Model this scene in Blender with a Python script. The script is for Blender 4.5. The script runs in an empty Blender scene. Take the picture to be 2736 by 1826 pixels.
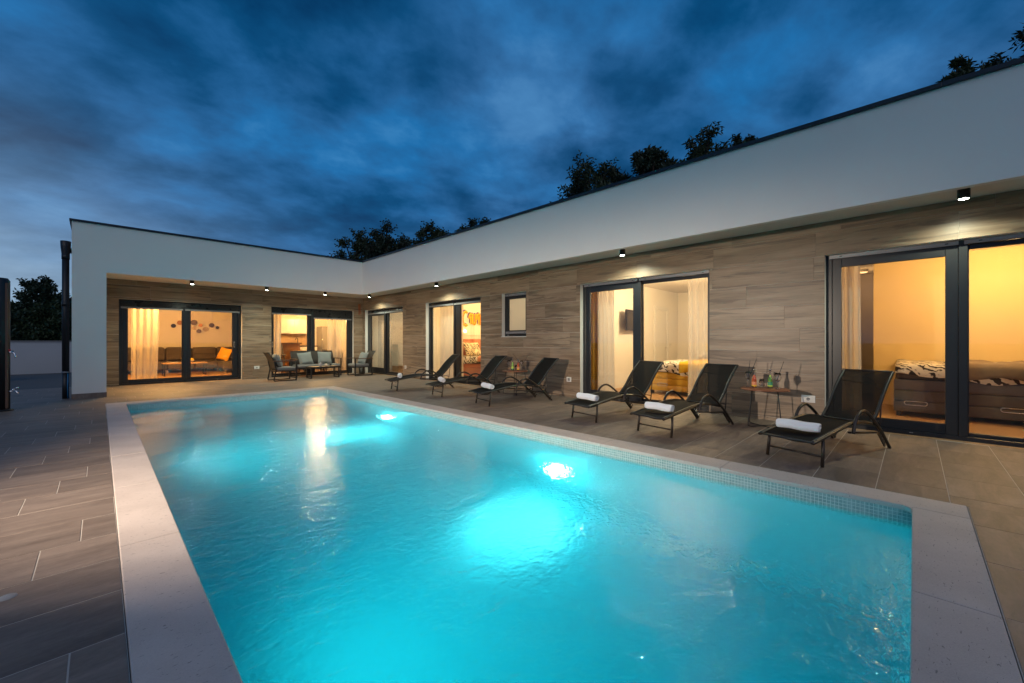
import bpy, bmesh, math, random
from mathutils import Vector, Matrix
random.seed(7)
R = math.radians
scene = bpy.context.scene
COL = scene.collection

# ---------------------------------------------------------------- camera
cam_d = bpy.data.cameras.new('camera')
cam = bpy.data.objects.new('camera', cam_d)
COL.objects.link(cam)
cam.location = (0, 0, 1.2)
YAW = math.atan2(1101, 1087.4)                      # view direction between the two facades
cam.rotation_euler = (R(90), 0, -YAW)
cam_d.sensor_width = 36
cam_d.lens = 36 * 1087.4 / 2736
cam_d.shift_y = 0.0004
cam_d.clip_start = 0.05
cam_d.clip_end = 900
scene.camera = cam

# ---------------------------------------------------------------- render settings
scene.render.engine = 'CYCLES'
cy = scene.cycles
cy.use_denoising = True
try: cy.denoiser = 'OPENIMAGEDENOISE'
except Exception: pass
cy.max_bounces = 14
cy.diffuse_bounces = 4
cy.glossy_bounces = 5
cy.transmission_bounces = 10
cy.transparent_max_bounces = 24
cy.sample_clamp_indirect = 10
cy.blur_glossy = 0.4
cy.caustics_reflective = True
cy.caustics_refractive = True
scene.view_settings.view_transform = 'Standard'
scene.view_settings.look = 'None'
scene.view_settings.exposure = 0
scene.view_settings.gamma = 1
scene.view_settings.use_curve_mapping = False

# ---------------------------------------------------------------- world: dusk under broken cloud
SUN_EL, SUN_AZ = R(32), R(219)                      # last light from behind the left of the camera
world = bpy.data.worlds.new('World')
scene.world = world
world.use_nodes = True
wt = world.node_tree
wt.nodes.clear()
class NT:
    def __init__(s, tree): s.t = tree
    def n(s, typ, **kw):
        nd = s.t.nodes.new(typ)
        for k, v in kw.items():
            if k.startswith('i_'):
                key = k[2:]
                key = int(key) if key.isdigit() else key.replace('_', ' ')
                if hasattr(v, 'is_output') or isinstance(v, bpy.types.NodeSocket): s.t.links.new(v, nd.inputs[key])
                else: nd.inputs[key].default_value = v
            else: setattr(nd, k, v)
        return nd
    def l(s, a, b): s.t.links.new(a, b)
    def math(s, op, a, b=None, c=None, clamp=False):
        nd = s.t.nodes.new('ShaderNodeMath'); nd.operation = op; nd.use_clamp = clamp
        for i, v in enumerate((a, b, c)):
            if v is None: continue
            if isinstance(v, (int, float)): nd.inputs[i].default_value = v
            else: s.t.links.new(v, nd.inputs[i])
        return nd.outputs[0]
    def ramp(s, fac, stops, interp='LINEAR'):
        nd = s.t.nodes.new('ShaderNodeValToRGB'); cr = nd.color_ramp; cr.interpolation = interp
        while len(cr.elements) < len(stops): cr.elements.new(0.5)
        for e, (p, c) in zip(cr.elements, stops):
            e.position = p; e.color = c if len(c) == 4 else (*c, 1)
        s.t.links.new(fac, nd.inputs[0]); return nd.outputs[0]
    def mix(s, fac, a, b, mode='MIX'):
        nd = s.t.nodes.new('ShaderNodeMix'); nd.data_type = 'RGBA'; nd.blend_type = mode; nd.clamp_factor = True
        for sock, v in ((nd.inputs[0], fac), (nd.inputs[6], a), (nd.inputs[7], b)):
            if isinstance(v, (int, float)): sock.default_value = v
            elif isinstance(v, (tuple, list)): sock.default_value = v if len(v) == 4 else (*v, 1)
            else: s.t.links.new(v, sock)
        return nd.outputs[2]
W = NT(wt)
tc = W.n('ShaderNodeTexCoord')
sep = W.n('ShaderNodeSeparateXYZ'); W.l(tc.outputs['Generated'], sep.inputs[0])
zc = W.math('MAXIMUM', sep.outputs[2], 0.0)
den = W.math('ADD', zc, 0.27)
px = W.math('DIVIDE', sep.outputs[0], den)
py = W.math('DIVIDE', sep.outputs[1], den)
comb = W.n('ShaderNodeCombineXYZ'); W.l(px, comb.inputs[0]); W.l(py, comb.inputs[1])
mp = W.n('ShaderNodeMapping'); W.l(comb.outputs[0], mp.inputs[0])
mp.inputs['Rotation'].default_value = (0, 0, R(38)); mp.inputs['Scale'].default_value = (1.0, 1.2, 1)
mp.inputs['Location'].default_value = (3.1, 1.7, 0)
n1 = W.n('ShaderNodeTexNoise', i_Scale=1.75, i_Detail=6.0, i_Roughness=0.50, i_Distortion=0.12); W.l(mp.outputs[0], n1.inputs['Vector'])
n2 = W.n('ShaderNodeTexNoise', i_Scale=4.6, i_Detail=7.0, i_Roughness=0.58, i_Distortion=0.15); W.l(mp.outputs[0], n2.inputs['Vector'])
n3 = W.n('ShaderNodeTexNoise', i_Scale=1.1, i_Detail=4.0, i_Roughness=0.5); W.l(mp.outputs[0], n3.inputs['Vector'])
cl = W.math('ADD', W.math('MULTIPLY', n1.outputs[0], 0.7), W.math('MULTIPLY', n2.outputs[0], 0.3))
sky_hi = W.ramp(cl, [(0.36, (0.0004, 0.030, 0.098)), (0.45, (0.002, 0.060, 0.170)), (0.52, (0.012, 0.098, 0.26)), (0.585, (0.012, 0.135, 0.355)), (0.67, (0.040, 0.205, 0.46))])
grey = W.ramp(n3.outputs[0], [(0.44, (0, 0, 0)), (0.62, (1, 1, 1))])
sky_c = W.mix(W.math('MULTIPLY', grey, 0.28), sky_hi, W.ramp(cl, [(0.40, (0.008, 0.040, 0.105)), (0.50, (0.032, 0.088, 0.20)), (0.62, (0.105, 0.205, 0.37))]))
# paler, hazier band of cloud towards the horizon
hz = W.math('POWER', W.math('SUBTRACT', 1.0, zc, clamp=True), 7.0)
sky_c = W.mix(W.math('MULTIPLY', hz, 0.5), sky_c, (0.060, 0.185, 0.40))
# clear strip of evening sky low in the direction of the left horizon
dn = W.n('ShaderNodeVectorMath', operation='DOT_PRODUCT'); W.l(tc.outputs['Generated'], dn.inputs[0]); dn.inputs[1].default_value = (-0.30, 0.954, 0.0)
glow = W.math('MULTIPLY', W.math('POWER', W.math('MAXIMUM', dn.outputs['Value'], 0.0), 11.0), W.math('POWER', W.math('SUBTRACT', 1.0, zc, clamp=True), 4.5))
glow_n = W.math('MULTIPLY', glow, W.math('ADD', 0.9, W.math('MULTIPLY', n2.outputs[0], 1.2)), clamp=True)
sky_c = W.mix(glow_n, sky_c, (0.30, 0.43, 0.57))
st = W.n('ShaderNodeTexSky', sky_type='NISHITA', sun_disc=False, sun_elevation=R(-4), sun_rotation=SUN_AZ)
bg1 = W.n('ShaderNodeBackground', i_Strength=0.05); W.l(st.outputs[0], bg1.inputs[0])
bg2 = W.n('ShaderNodeBackground', i_Strength=1.15); W.l(sky_c, bg2.inputs[0])
add = W.n('ShaderNodeAddShader'); W.l(bg1.outputs[0], add.inputs[0]); W.l(bg2.outputs[0], add.inputs[1])
wo = W.n('ShaderNodeOutputWorld'); W.l(add.outputs[0], wo.inputs[0])

def light(name, kind, loc, energy, color, **kw):
    d = bpy.data.lights.new(name, kind); d.energy = energy; d.color = color
    for k, v in kw.items():
        if k not in ('aim', 'parent'): setattr(d, k, v)
    o = bpy.data.objects.new(name, d); COL.objects.link(o); o.location = loc
    if 'aim' in kw:
        o.rotation_euler = (Vector(kw['aim']) - Vector(loc)).to_track_quat('-Z', 'Y').to_euler()
    return o
# last soft light of the western sky
sd = Vector((-math.cos(SUN_EL) * 0.63, -math.cos(SUN_EL) * 0.777, math.sin(SUN_EL)))
sun = light('twilight_sun', 'SUN', (-20, -14, 20), 0.52, (1.0, 0.83, 0.69), angle=R(55))
sun.rotation_euler = sd.to_track_quat('Z', 'Y').to_euler()
# unseen light left of the pool, added to throw the shadows seen on the cladding
flood = light('added_floodlight', 'SPOT', (-2.6, 3.4, 1.85), 1750, (1.0, 0.81, 0.62), aim=(6.6, 6.6, 1.5), spot_size=R(98), spot_blend=0.75, shadow_soft_size=0.05)

# ---------------------------------------------------------------- helpers
def tag(o, label=None, cat=None, group=None, kind=None):
    if label: o['label'] = label
    if cat: o['category'] = cat
    if group: o['group'] = group
    if kind: o['kind'] = kind
    return o
def empty(name, loc=(0, 0, 0), rz=0, label=None, cat=None, group=None, kind=None, parent=None):
    o = bpy.data.objects.new(name, None); COL.objects.link(o)
    o.location = loc; o.rotation_euler = (0, 0, rz); o.empty_display_size = 0.1
    o.parent = parent
    return tag(o, label, cat, group, kind)
class MB:
    """collects faces; build() links them as one mesh object"""
    def __init__(s): s.v = []; s.f = []; s.sm = []
    def add(s, vs, fs, smooth=False):
        b = len(s.v); s.v += [tuple(p) for p in vs]
        for f in fs: s.f.append(tuple(i + b for i in f)); s.sm.append(smooth)
        return s
    def box(s, x0, x1, y0, y1, z0, z1):
        if x0 > x1: x0, x1 = x1, x0
        if y0 > y1: y0, y1 = y1, y0
        return s.add([(x0,y0,z0),(x1,y0,z0),(x1,y1,z0),(x0,y1,z0),(x0,y0,z1),(x1,y0,z1),(x1,y1,z1),(x0,y1,z1)],
                     [(0,3,2,1),(4,5,6,7),(0,1,5,4),(1,2,6,5),(2,3,7,6),(3,0,4,7)])
    def cbox(s, x0, x1, y0, y1, z0, z1, c=0.003):
        """box with its top edges chamfered"""
        v = [(x0,y0,z0),(x1,y0,z0),(x1,y1,z0),(x0,y1,z0),(x0,y0,z1-c),(x1,y0,z1-c),(x1,y1,z1-c),(x0,y1,z1-c),
             (x0+c,y0+c,z1),(x1-c,y0+c,z1),(x1-c,y1-c,z1),(x0+c,y1-c,z1)]
        return s.add(v, [(0,3,2,1),(8,9,10,11),(0,1,5,4),(1,2,6,5),(2,3,7,6),(3,0,4,7),(4,5,9,8),(5,6,10,9),(6,7,11,10),(7,4,8,11)])
    def tube(s, pts, r, n=8, caps=True, flat=None):
        pts = [Vector(p) for p in pts]
        rs = r if isinstance(r, (list, tuple)) else [r] * len(pts)
        rings = []; up = None
        for i, p in enumerate(pts):
            t = (pts[min(i+1, len(pts)-1)] - pts[max(i-1, 0)]).normalized()
            if up is None: up = Vector((0,0,1)) if abs(t.z) < 0.9 else Vector((1,0,0))
            a = t.cross(up)
            if a.length < 1e-4: a = t.orthogonal()
            a.normalize(); b = a.cross(t).normalized(); up = b
            rings.append([p + (a * math.cos(2*math.pi*k/n) + b * math.sin(2*math.pi*k/n)) * rs[i] for k in range(n)])
        vs = [q for g in rings for q in g]; fs = []
        for i in range(len(pts)-1):
            for k in range(n):
                fs.append((i*n+k, i*n+(k+1)%n, (i+1)*n+(k+1)%n, (i+1)*n+k))
        if caps:
            fs.append(tuple(range(n-1, -1, -1))); fs.append(tuple((len(pts)-1)*n + k for k in range(n)))
        return s.add(vs, fs, True)
    def bar(s, p, q, w, h):
        """rectangular bar between two points, w across, h in the other direction"""
        p, q = Vector(p), Vector(q); t = (q-p).normalized()
        up = Vector((0,0,1)) if abs(t.z) < 0.95 else Vector((1,0,0))
        a = t.cross(up).normalized(); b = a.cross(t).normalized()
        vs = [e + a*(i*w/2) + b*(j*h/2) for e in (p, q) for i, j in ((-1,-1),(1,-1),(1,1),(-1,1))]
        return s.add(vs, [(3,2,1,0),(4,5,6,7),(0,1,5,4),(1,2,6,5),(2,3,7,6),(3,0,4,7)])
    def lathe(s, prof, c=(0,0,0), n=20, smooth=True):
        vs = []; fs = []
        for (r, z) in prof:
            for k in range(n):
                a = 2*math.pi*k/n; vs.append((c[0]+r*math.cos(a), c[1]+r*math.sin(a), c[2]+z))
        for i in range(len(prof)-1):
            for k in range(n): fs.append((i*n+k, i*n+(k+1)%n, (i+1)*n+(k+1)%n, (i+1)*n+k))
        return s.add(vs, fs, smooth)
    def sheet(s, rows, smooth=True, thick=None):
        m = len(rows[0]); vs = [p for r in rows for p in r]
        fs = [(i*m+j, i*m+j+1, (i+1)*m+j+1, (i+1)*m+j) for i in range(len(rows)-1) for j in range(m-1)]
        return s.add(vs, fs, smooth)
    def build(s, name, m, parent=None, world=False, smooth=None, bevel=None, solid=None):
        me = bpy.data.meshes.new(name)
        v = s.v
        if world and parent is not None:
            iv = parent.matrix_basis.inverted(); q = parent.parent
            while q is not None: iv = iv @ q.matrix_basis.inverted() ; q = q.parent
            v = [tuple(iv @ Vector(p)) for p in v]
        me.from_pydata(v, [], s.f)
        me.polygons.foreach_set('use_smooth', s.sm if smooth is None else [smooth]*len(s.f))
        for mm in (m if isinstance(m, (list, tuple)) else [m]): me.materials.append(mm)
        me.update()
        o = bpy.data.objects.new(name, me); COL.objects.link(o); o.parent = parent
        if solid:
            md = o.modifiers.new('thickness', 'SOLIDIFY'); md.thickness = solid; md.offset = 0
        if bevel:
            md = o.modifiers.new('bevel', 'BEVEL'); md.width = bevel; md.segments = 2; md.limit_method = 'ANGLE'
        return o
def copy_tree(o, parent=None):
    c = o.copy(); COL.objects.link(c); c.parent = parent
    for ch in list(o.children): copy_tree(ch, c)
    return c
def smooth_path(pts, k=5):
    """Catmull-Rom through points"""
    P = [Vector(p) for p in pts]; out = []
    for i in range(len(P)-1):
        a = P[max(i-1,0)]; b = P[i]; c = P[i+1]; d = P[min(i+2,len(P)-1)]
        for j in range(k):
            t = j/k
            out.append(0.5*((2*b)+(c-a)*t+(2*a-5*b+4*c-d)*t*t+(3*b-a-3*c+d)*t**3))
    out.append(P[-1]); return out
def grid_slab(us, vs, solid, fn, d0, d1):
    """slab with holes: us, vs are cut lines, solid(u,v) says what stays, fn(u,v,d) maps to xyz"""
    m = MB(); nu, nv = len(us)-1, len(vs)-1
    S = [[solid((us[i]+us[i+1])/2, (vs[j]+vs[j+1])/2) for j in range(nv)] for i in range(nu)]
    g = lambda i, j: 0 <= i < nu and 0 <= j < nv and S[i][j]
    for i in range(nu):
        for j in range(nv):
            if not S[i][j]: continue
            u0,u1,v0,v1 = us[i],us[i+1],vs[j],vs[j+1]
            q = lambda u,v,d: fn(u,v,d)
            m.add([q(u0,v0,d0),q(u1,v0,d0),q(u1,v1,d0),q(u0,v1,d0)], [(0,1,2,3)])
            m.add([q(u0,v0,d1),q(u1,v0,d1),q(u1,v1,d1),q(u0,v1,d1)], [(3,2,1,0)])
            if not g(i-1,j): m.add([q(u0,v0,d0),q(u0,v1,d0),q(u0,v1,d1),q(u0,v0,d1)], [(0,1,2,3)])
            if not g(i+1,j): m.add([q(u1,v0,d0),q(u1,v1,d0),q(u1,v1,d1),q(u1,v0,d1)], [(3,2,1,0)])
            if not g(i,j-1): m.add([q(u0,v0,d0),q(u1,v0,d0),q(u1,v0,d1),q(u0,v0,d1)], [(3,2,1,0)])
            if not g(i,j+1): m.add([q(u0,v1,d0),q(u1,v1,d0),q(u1,v1,d1),q(u0,v1,d1)], [(0,1,2,3)])
    return m

# ---------------------------------------------------------------- materials
MATS = {}
def new_mat(name):
    m = bpy.data.materials.new(name); m.use_nodes = True; m.node_tree.nodes.clear()
    t = NT(m.node_tree); out = t.n('ShaderNodeOutputMaterial'); return m, t, out
def pbr(name, col, rough=0.5, metal=0.0, var=0.12, vscale=6.0, bump=0.0, bscale=60.0, coat=0.0, rv=0.08, sheen=0.0, emit=None, estr=0.0, obj=True, spec=0.5):
    """principled surface with slight noise in colour, roughness and relief"""
    if name in MATS: return MATS[name]
    m, t, out = new_mat(name)
    b = t.n('ShaderNodeBsdfPrincipled'); t.l(b.outputs[0], out.inputs[0])
    tcn = t.n('ShaderNodeTexCoord')
    nz = t.n('ShaderNodeTexNoise', i_Scale=vscale, i_Detail=5.0, i_Roughness=0.6); t.l(tcn.outputs['Object'], nz.inputs['Vector'])
    c = t.mix(nz.outputs[0], tuple(x*(1-var) for x in col), tuple(min(1, x*(1+var)) for x in col))
    t.l(c, b.inputs['Base Color'])
    t.l(t.math('ADD', rough-rv/2, t.math('MULTIPLY', nz.outputs[0], rv)), b.inputs['Roughness'])
    b.inputs['Metallic'].default_value = metal
    b.inputs['Specular IOR Level'].default_value = spec
    if coat: b.inputs['Coat Weight'].default_value = coat
    if sheen: b.inputs['Sheen Weight'].default_value = sheen
    if bump:
        bn = t.n('ShaderNodeTexNoise', i_Scale=bscale, i_Detail=4.0); t.l(tcn.outputs['Object'], bn.inputs['Vector'])
        bp = t.n('ShaderNodeBump', i_Strength=bump, i_Distance=0.01); t.l(bn.outputs[0], bp.inputs['Height']); t.l(bp.outputs[0], b.inputs['Normal'])
    if emit:
        b.inputs['Emission Color'].default_value = (*emit, 1); b.inputs['Emission Strength'].default_value = estr
    MATS[name] = m; return m
def emis(name, col, s):
    if name in MATS: return MATS[name]
    m, t, out = new_mat(name)
    e = t.n('ShaderNodeEmission', i_Strength=s); e.inputs[0].default_value = (*col, 1); t.l(e.outputs[0], out.inputs[0])
    MATS[name] = m; return m
def glass_pane_mat():
    m, t, out = new_mat('window_glass')
    tr = t.n('ShaderNodeBsdfTransparent'); tr.inputs[0].default_value = (0.93, 0.95, 0.94, 1)
    gl = t.n('ShaderNodeBsdfGlossy', i_Roughness=0.015); gl.inputs[0].default_value = (1, 1, 1, 1)
    gm_ = t.n('ShaderNodeNewGeometry')                           # the node inverts the index on back faces
    fr = t.n('ShaderNodeFresnel'); t.l(t.math('ADD', 1.5, t.math('MULTIPLY', gm_.outputs['Backfacing'], 1/1.5-1.5)), fr.inputs[0])
    mx = t.n('ShaderNodeMixShader'); t.l(fr.outputs[0], mx.inputs[0]); t.l(tr.outputs[0], mx.inputs[1]); t.l(gl.outputs[0], mx.inputs[2])
    t.l(mx.outputs[0], out.inputs[0]); return m
def frosted_mat():
    m, t, out = new_mat('frosted_glass')
    d = t.n('ShaderNodeBsdfTranslucent'); d.inputs[0].default_value = (0.80, 0.77, 0.70, 1)
    g = t.n('ShaderNodeBsdfDiffuse'); g.inputs[0].default_value = (0.6, 0.58, 0.53, 1)
    mx = t.n('ShaderNodeMixShader'); mx.inputs[0].default_value = 0.25
    t.l(d.outputs[0], mx.inputs[1]); t.l(g.outputs[0], mx.inputs[2]); t.l(mx.outputs[0], out.inputs[0]); return m
def sheer_mat(name, col, through):
    m, t, out = new_mat(name)
    tr = t.n('ShaderNodeBsdfTransparent')
    tl = t.n('ShaderNodeBsdfTranslucent'); tl.inputs[0].default_value = (*col, 1)
    df = t.n('ShaderNodeBsdfDiffuse'); df.inputs[0].default_value = (*col, 1)
    m1 = t.n('ShaderNodeMixShader'); m1.inputs[0].default_value = 0.5
    t.l(tl.outputs[0], m1.inputs[1]); t.l(df.outputs[0], m1.inputs[2])
    lw = t.n('ShaderNodeLayerWeight', i_Blend=0.35)
    fac = t.math('ADD', 1-through, t.math('MULTIPLY', lw.outputs['Facing'], through*0.5), clamp=True)
    m2 = t.n('ShaderNodeMixShader'); t.l(fac, m2.inputs[0])
    t.l(tr.outputs[0], m2.inputs[1]); t.l(m1.outputs[0], m2.inputs[2]); t.l(m2.outputs[0], out.inputs[0]); return m
def clear_glass(name, col=(1,1,1), ior=1.45, rough=0.0):
    if name in MATS: return MATS[name]
    m, t, out = new_mat(name)
    g = t.n('ShaderNodeBsdfGlass', i_IOR=ior, i_Roughness=rough); g.inputs[0].default_value = (*col, 1)
    t.l(g.outputs[0], out.inputs[0]); MATS[name] = m; return m
def wood_plank_mat():
    """porcelain plank printed as greyed ash: long grain, dark streaks, knots; each plank its own cut"""
    m, t, out = new_mat('wood_look_porcelain')
    b = t.n('ShaderNodeBsdfPrincipled'); t.l(b.outputs[0], out.inputs[0])
    geo = t.n('ShaderNodeNewGeometry'); oi = t.n('ShaderNodeObjectInfo')
    sp = t.n('ShaderNodeSeparateXYZ'); t.l(geo.outputs['Position'], sp.inputs[0])
    run = t.math('ADD', sp.outputs[0], sp.outputs[1])            # along either facade
    off = t.math('MULTIPLY', oi.outputs['Random'], 37.0)
    cmb = t.n('ShaderNodeCombineXYZ'); t.l(t.math('ADD', run, off), cmb.inputs[0]); t.l(t.math('MULTIPLY', oi.outputs['Random'], 11.0), cmb.inputs[1]); t.l(t.math('ADD', sp.outputs[2], off), cmb.inputs[2])
    def nz(sx, sz, detail, dist=0.0, rough=0.6):
        mpn = t.n('ShaderNodeMapping'); t.l(cmb.outputs[0], mpn.inputs[0]); mpn.inputs['Scale'].default_value = (sx, 1, sz)
        n = t.n('ShaderNodeTexNoise', i_Scale=1.0, i_Detail=detail, i_Distortion=dist, i_Roughness=rough); t.l(mpn.outputs[0], n.inputs['Vector']); return n.outputs[0]
    fine = nz(4.0, 95.0, 5.0); broad = nz(0.5, 6.5, 5.0, 0.9); streak = nz(0.62, 10.0, 5.0, 1.7); cloud = nz(1.0, 2.6, 3.0)
    base = t.ramp(t.math('ADD', t.math('MULTIPLY', broad, 0.76), t.math('MULTIPLY', fine, 0.24)),
                  [(0.30, (0.165, 0.108, 0.066)), (0.46, (0.280, 0.196, 0.128)), (0.58, (0.365, 0.267, 0.183)), (0.72, (0.435, 0.330, 0.234))])
    dark = t.ramp(streak, [(0.545, (0, 0, 0)), (0.62, (1, 1, 1))])
    c = t.mix(t.math('MULTIPLY', dark, 0.66), base, (0.110, 0.078, 0.055))
    c = t.mix(0.55, c, t.ramp(cloud, [(0.3, (0.62, 0.60, 0.60)), (0.7, (1.0, 1.0, 1.0))]), 'MULTIPLY')
    tone = t.math('ADD', 0.86, t.math('MULTIPLY', oi.outputs['Random'], 0.18))
    tn = t.n('ShaderNodeCombineColor')
    for i in range(3): t.l(tone, tn.inputs[i])
    c = t.mix(1.0, c, tn.outputs[0], 'MULTIPLY')
    t.l(c, b.inputs['Base Color']); b.inputs['Roughness'].default_value = 0.42
    bp = t.n('ShaderNodeBump', i_Strength=0.12, i_Distance=0.004); t.l(streak, bp.inputs['Height']); t.l(bp.outputs[0], b.inputs['Normal'])
    return m
def floor_tile_mat():
    m, t, out = new_mat('terrace_porcelain')
    b = t.n('ShaderNodeBsdfPrincipled'); t.l(b.outputs[0], out.inputs[0])
    geo = t.n('ShaderNodeNewGeometry'); oi = t.n('ShaderNodeObjectInfo')
    off = t.n('ShaderNodeCombineXYZ'); r9 = t.math('MULTIPLY', oi.outputs['Random'], 53.0); t.l(r9, off.inputs[0]); t.l(t.math('MULTIPLY', r9, 1.7), off.inputs[1])
    va = t.n('ShaderNodeVectorMath', operation='ADD'); t.l(geo.outputs['Position'], va.inputs[0]); t.l(off.outputs[0], va.inputs[1])
    def nz(sc, det, dist=0.0):
        mpn = t.n('ShaderNodeMapping'); t.l(va.outputs[0], mpn.inputs[0]); mpn.inputs['Scale'].default_value = sc; mpn.inputs['Rotation'].default_value = (0, 0, R(8))
        n = t.n('ShaderNodeTexNoise', i_Scale=1.0, i_Detail=det, i_Distortion=dist, i_Roughness=0.62); t.l(mpn.outputs[0], n.inputs['Vector']); return n.outputs[0]
    a = nz((1.6, 7.5, 1), 6.0, 0.8); f = nz((22, 60, 1), 5.0); v = nz((2.2, 3.0, 1), 5.0, 2.0)
    c = t.ramp(t.math('ADD', t.math('MULTIPLY', a, 0.66), t.math('MULTIPLY', f, 0.34)), [(0.32, (0.108, 0.082, 0.066)), (0.5, (0.170, 0.132, 0.107)), (0.68, (0.236, 0.188, 0.155))])
    vein = t.ramp(v, [(0.485, (0, 0, 0)), (0.50, (1, 1, 1)), (0.515, (0, 0, 0))])
    c = t.mix(t.math('MULTIPLY', vein, 0.10), c, (0.28, 0.24, 0.21))
    tone = t.math('ADD', 0.86, t.math('MULTIPLY', oi.outputs['Random'], 0.28))
    tn = t.n('ShaderNodeCombineColor')
    for i in range(3): t.l(tone, tn.inputs[i])
    t.l(t.mix(1.0, c, tn.outputs[0], 'MULTIPLY'), b.inputs['Base Color'])
    b.inputs['Specular IOR Level'].default_value = 0.22
    t.l(t.math('ADD', 0.44, t.math('MULTIPLY', f, 0.2)), b.inputs['Roughness'])
    bp = t.n('ShaderNodeBump', i_Strength=0.10, i_Distance=0.003); t.l(t.math('ADD', a, t.math('MULTIPLY', f, 0.5)), bp.inputs['Height']); t.l(bp.outputs[0], b.inputs['Normal'])
    return m
def coping_mat():
    m, t, out = new_mat('coping_limestone')
    b = t.n('ShaderNodeBsdfPrincipled'); t.l(b.outputs[0], out.inputs[0])
    tcn = t.n('ShaderNodeNewGeometry')
    def nz(sc, det, dist=0.0):
        mpn = t.n('ShaderNodeMapping'); t.l(tcn.outputs['Position'], mpn.inputs[0]); mpn.inputs['Scale'].default_value = sc; mpn.inputs['Rotation'].default_value = (0, 0, R(35))
        n = t.n('ShaderNodeTexNoise', i_Scale=1.0, i_Detail=det, i_Distortion=dist); t.l(mpn.outputs[0], n.inputs['Vector']); return n.outputs[0]
    a = nz((3, 3, 3), 5.0); f = nz((180, 180, 180), 3.0); pit = nz((38, 110, 60), 2.0, 0.6)
    c = t.ramp(t.math('ADD', t.math('MULTIPLY', a, 0.6), t.math('MULTIPLY', f, 0.4)), [(0.3, (0.43, 0.365, 0.325)), (0.7, (0.57, 0.495, 0.445))])
    pm = t.ramp(pit, [(0.29, (1, 1, 1)), (0.335, (0, 0, 0))])
    c = t.mix(t.math('MULTIPLY', pm, 0.75), c, (0.16, 0.14, 0.13))
    t.l(c, b.inputs['Base Color']); b.inputs['Roughness'].default_value = 0.72
    bp = t.n('ShaderNodeBump', i_Strength=0.35, i_Distance=0.003); t.l(t.math('SUBTRACT', f, t.math('MULTIPLY', pm, 1.2)), bp.inputs['Height']); t.l(bp.outputs[0], b.inputs['Normal'])
    return m
def mosaic_floor_mat():
    """submerged part of the glass mosaic: squares by a brick pattern"""
    m, t, out = new_mat('pool_mosaic_field')
    b = t.n('ShaderNodeBsdfPrincipled'); t.l(b.outputs[0], out.inputs[0])
    geo = t.n('ShaderNodeNewGeometry'); sp = t.n('ShaderNodeSeparateXYZ'); t.l(geo.outputs['Position'], sp.inputs[0])
    cmb = t.n('ShaderNodeCombineXYZ'); t.l(t.math('ADD', sp.outputs[0], sp.outputs[2]), cmb.inputs[0]); t.l(t.math('ADD', sp.outputs[1], sp.outputs[2]), cmb.inputs[1])
    br = t.n('ShaderNodeTexBrick', offset=0.0, i_Scale=1.0); br.inputs['Brick Width'].default_value = 0.026; br.inputs['Row Height'].default_value = 0.026
    br.inputs['Mortar Size'].default_value = 0.0016; br.inputs['Color1'].default_value = (0.24, 0.47, 0.50, 1); br.inputs['Color2'].default_value = (0.34, 0.56, 0.58, 1); br.inputs['Mortar'].default_value = (0.62, 0.70, 0.70, 1)
    t.l(cmb.outputs[0], br.inputs['Vector']); t.l(br.outputs['Color'], b.inputs['Base Color']); b.inputs['Roughness'].default_value = 0.35
    return m
def mosaic_tile_mat():
    m, t, out = new_mat('glass_mosaic')
    b = t.n('ShaderNodeBsdfPrincipled'); t.l(b.outputs[0], out.inputs[0])
    geo = t.n('ShaderNodeNewGeometry')
    sn = t.n('ShaderNodeVectorMath', operation='SNAP'); t.l(geo.outputs['Position'], sn.inputs[0]); sn.inputs[1].default_value = (0.0261, 0.0261, 0.0261)
    wn = t.n('ShaderNodeTexWhiteNoise'); t.l(sn.outputs[0], wn.inputs['Vector'])
    c = t.ramp(wn.outputs['Value'], [(0.0, (0.26, 0.37, 0.35)), (1.0, (0.38, 0.48, 0.46))])
    t.l(c, b.inputs['Base Color']); b.inputs['Roughness'].default_value = 0.16; b.inputs['Coat Weight'].default_value = 0.3
    return m
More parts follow.
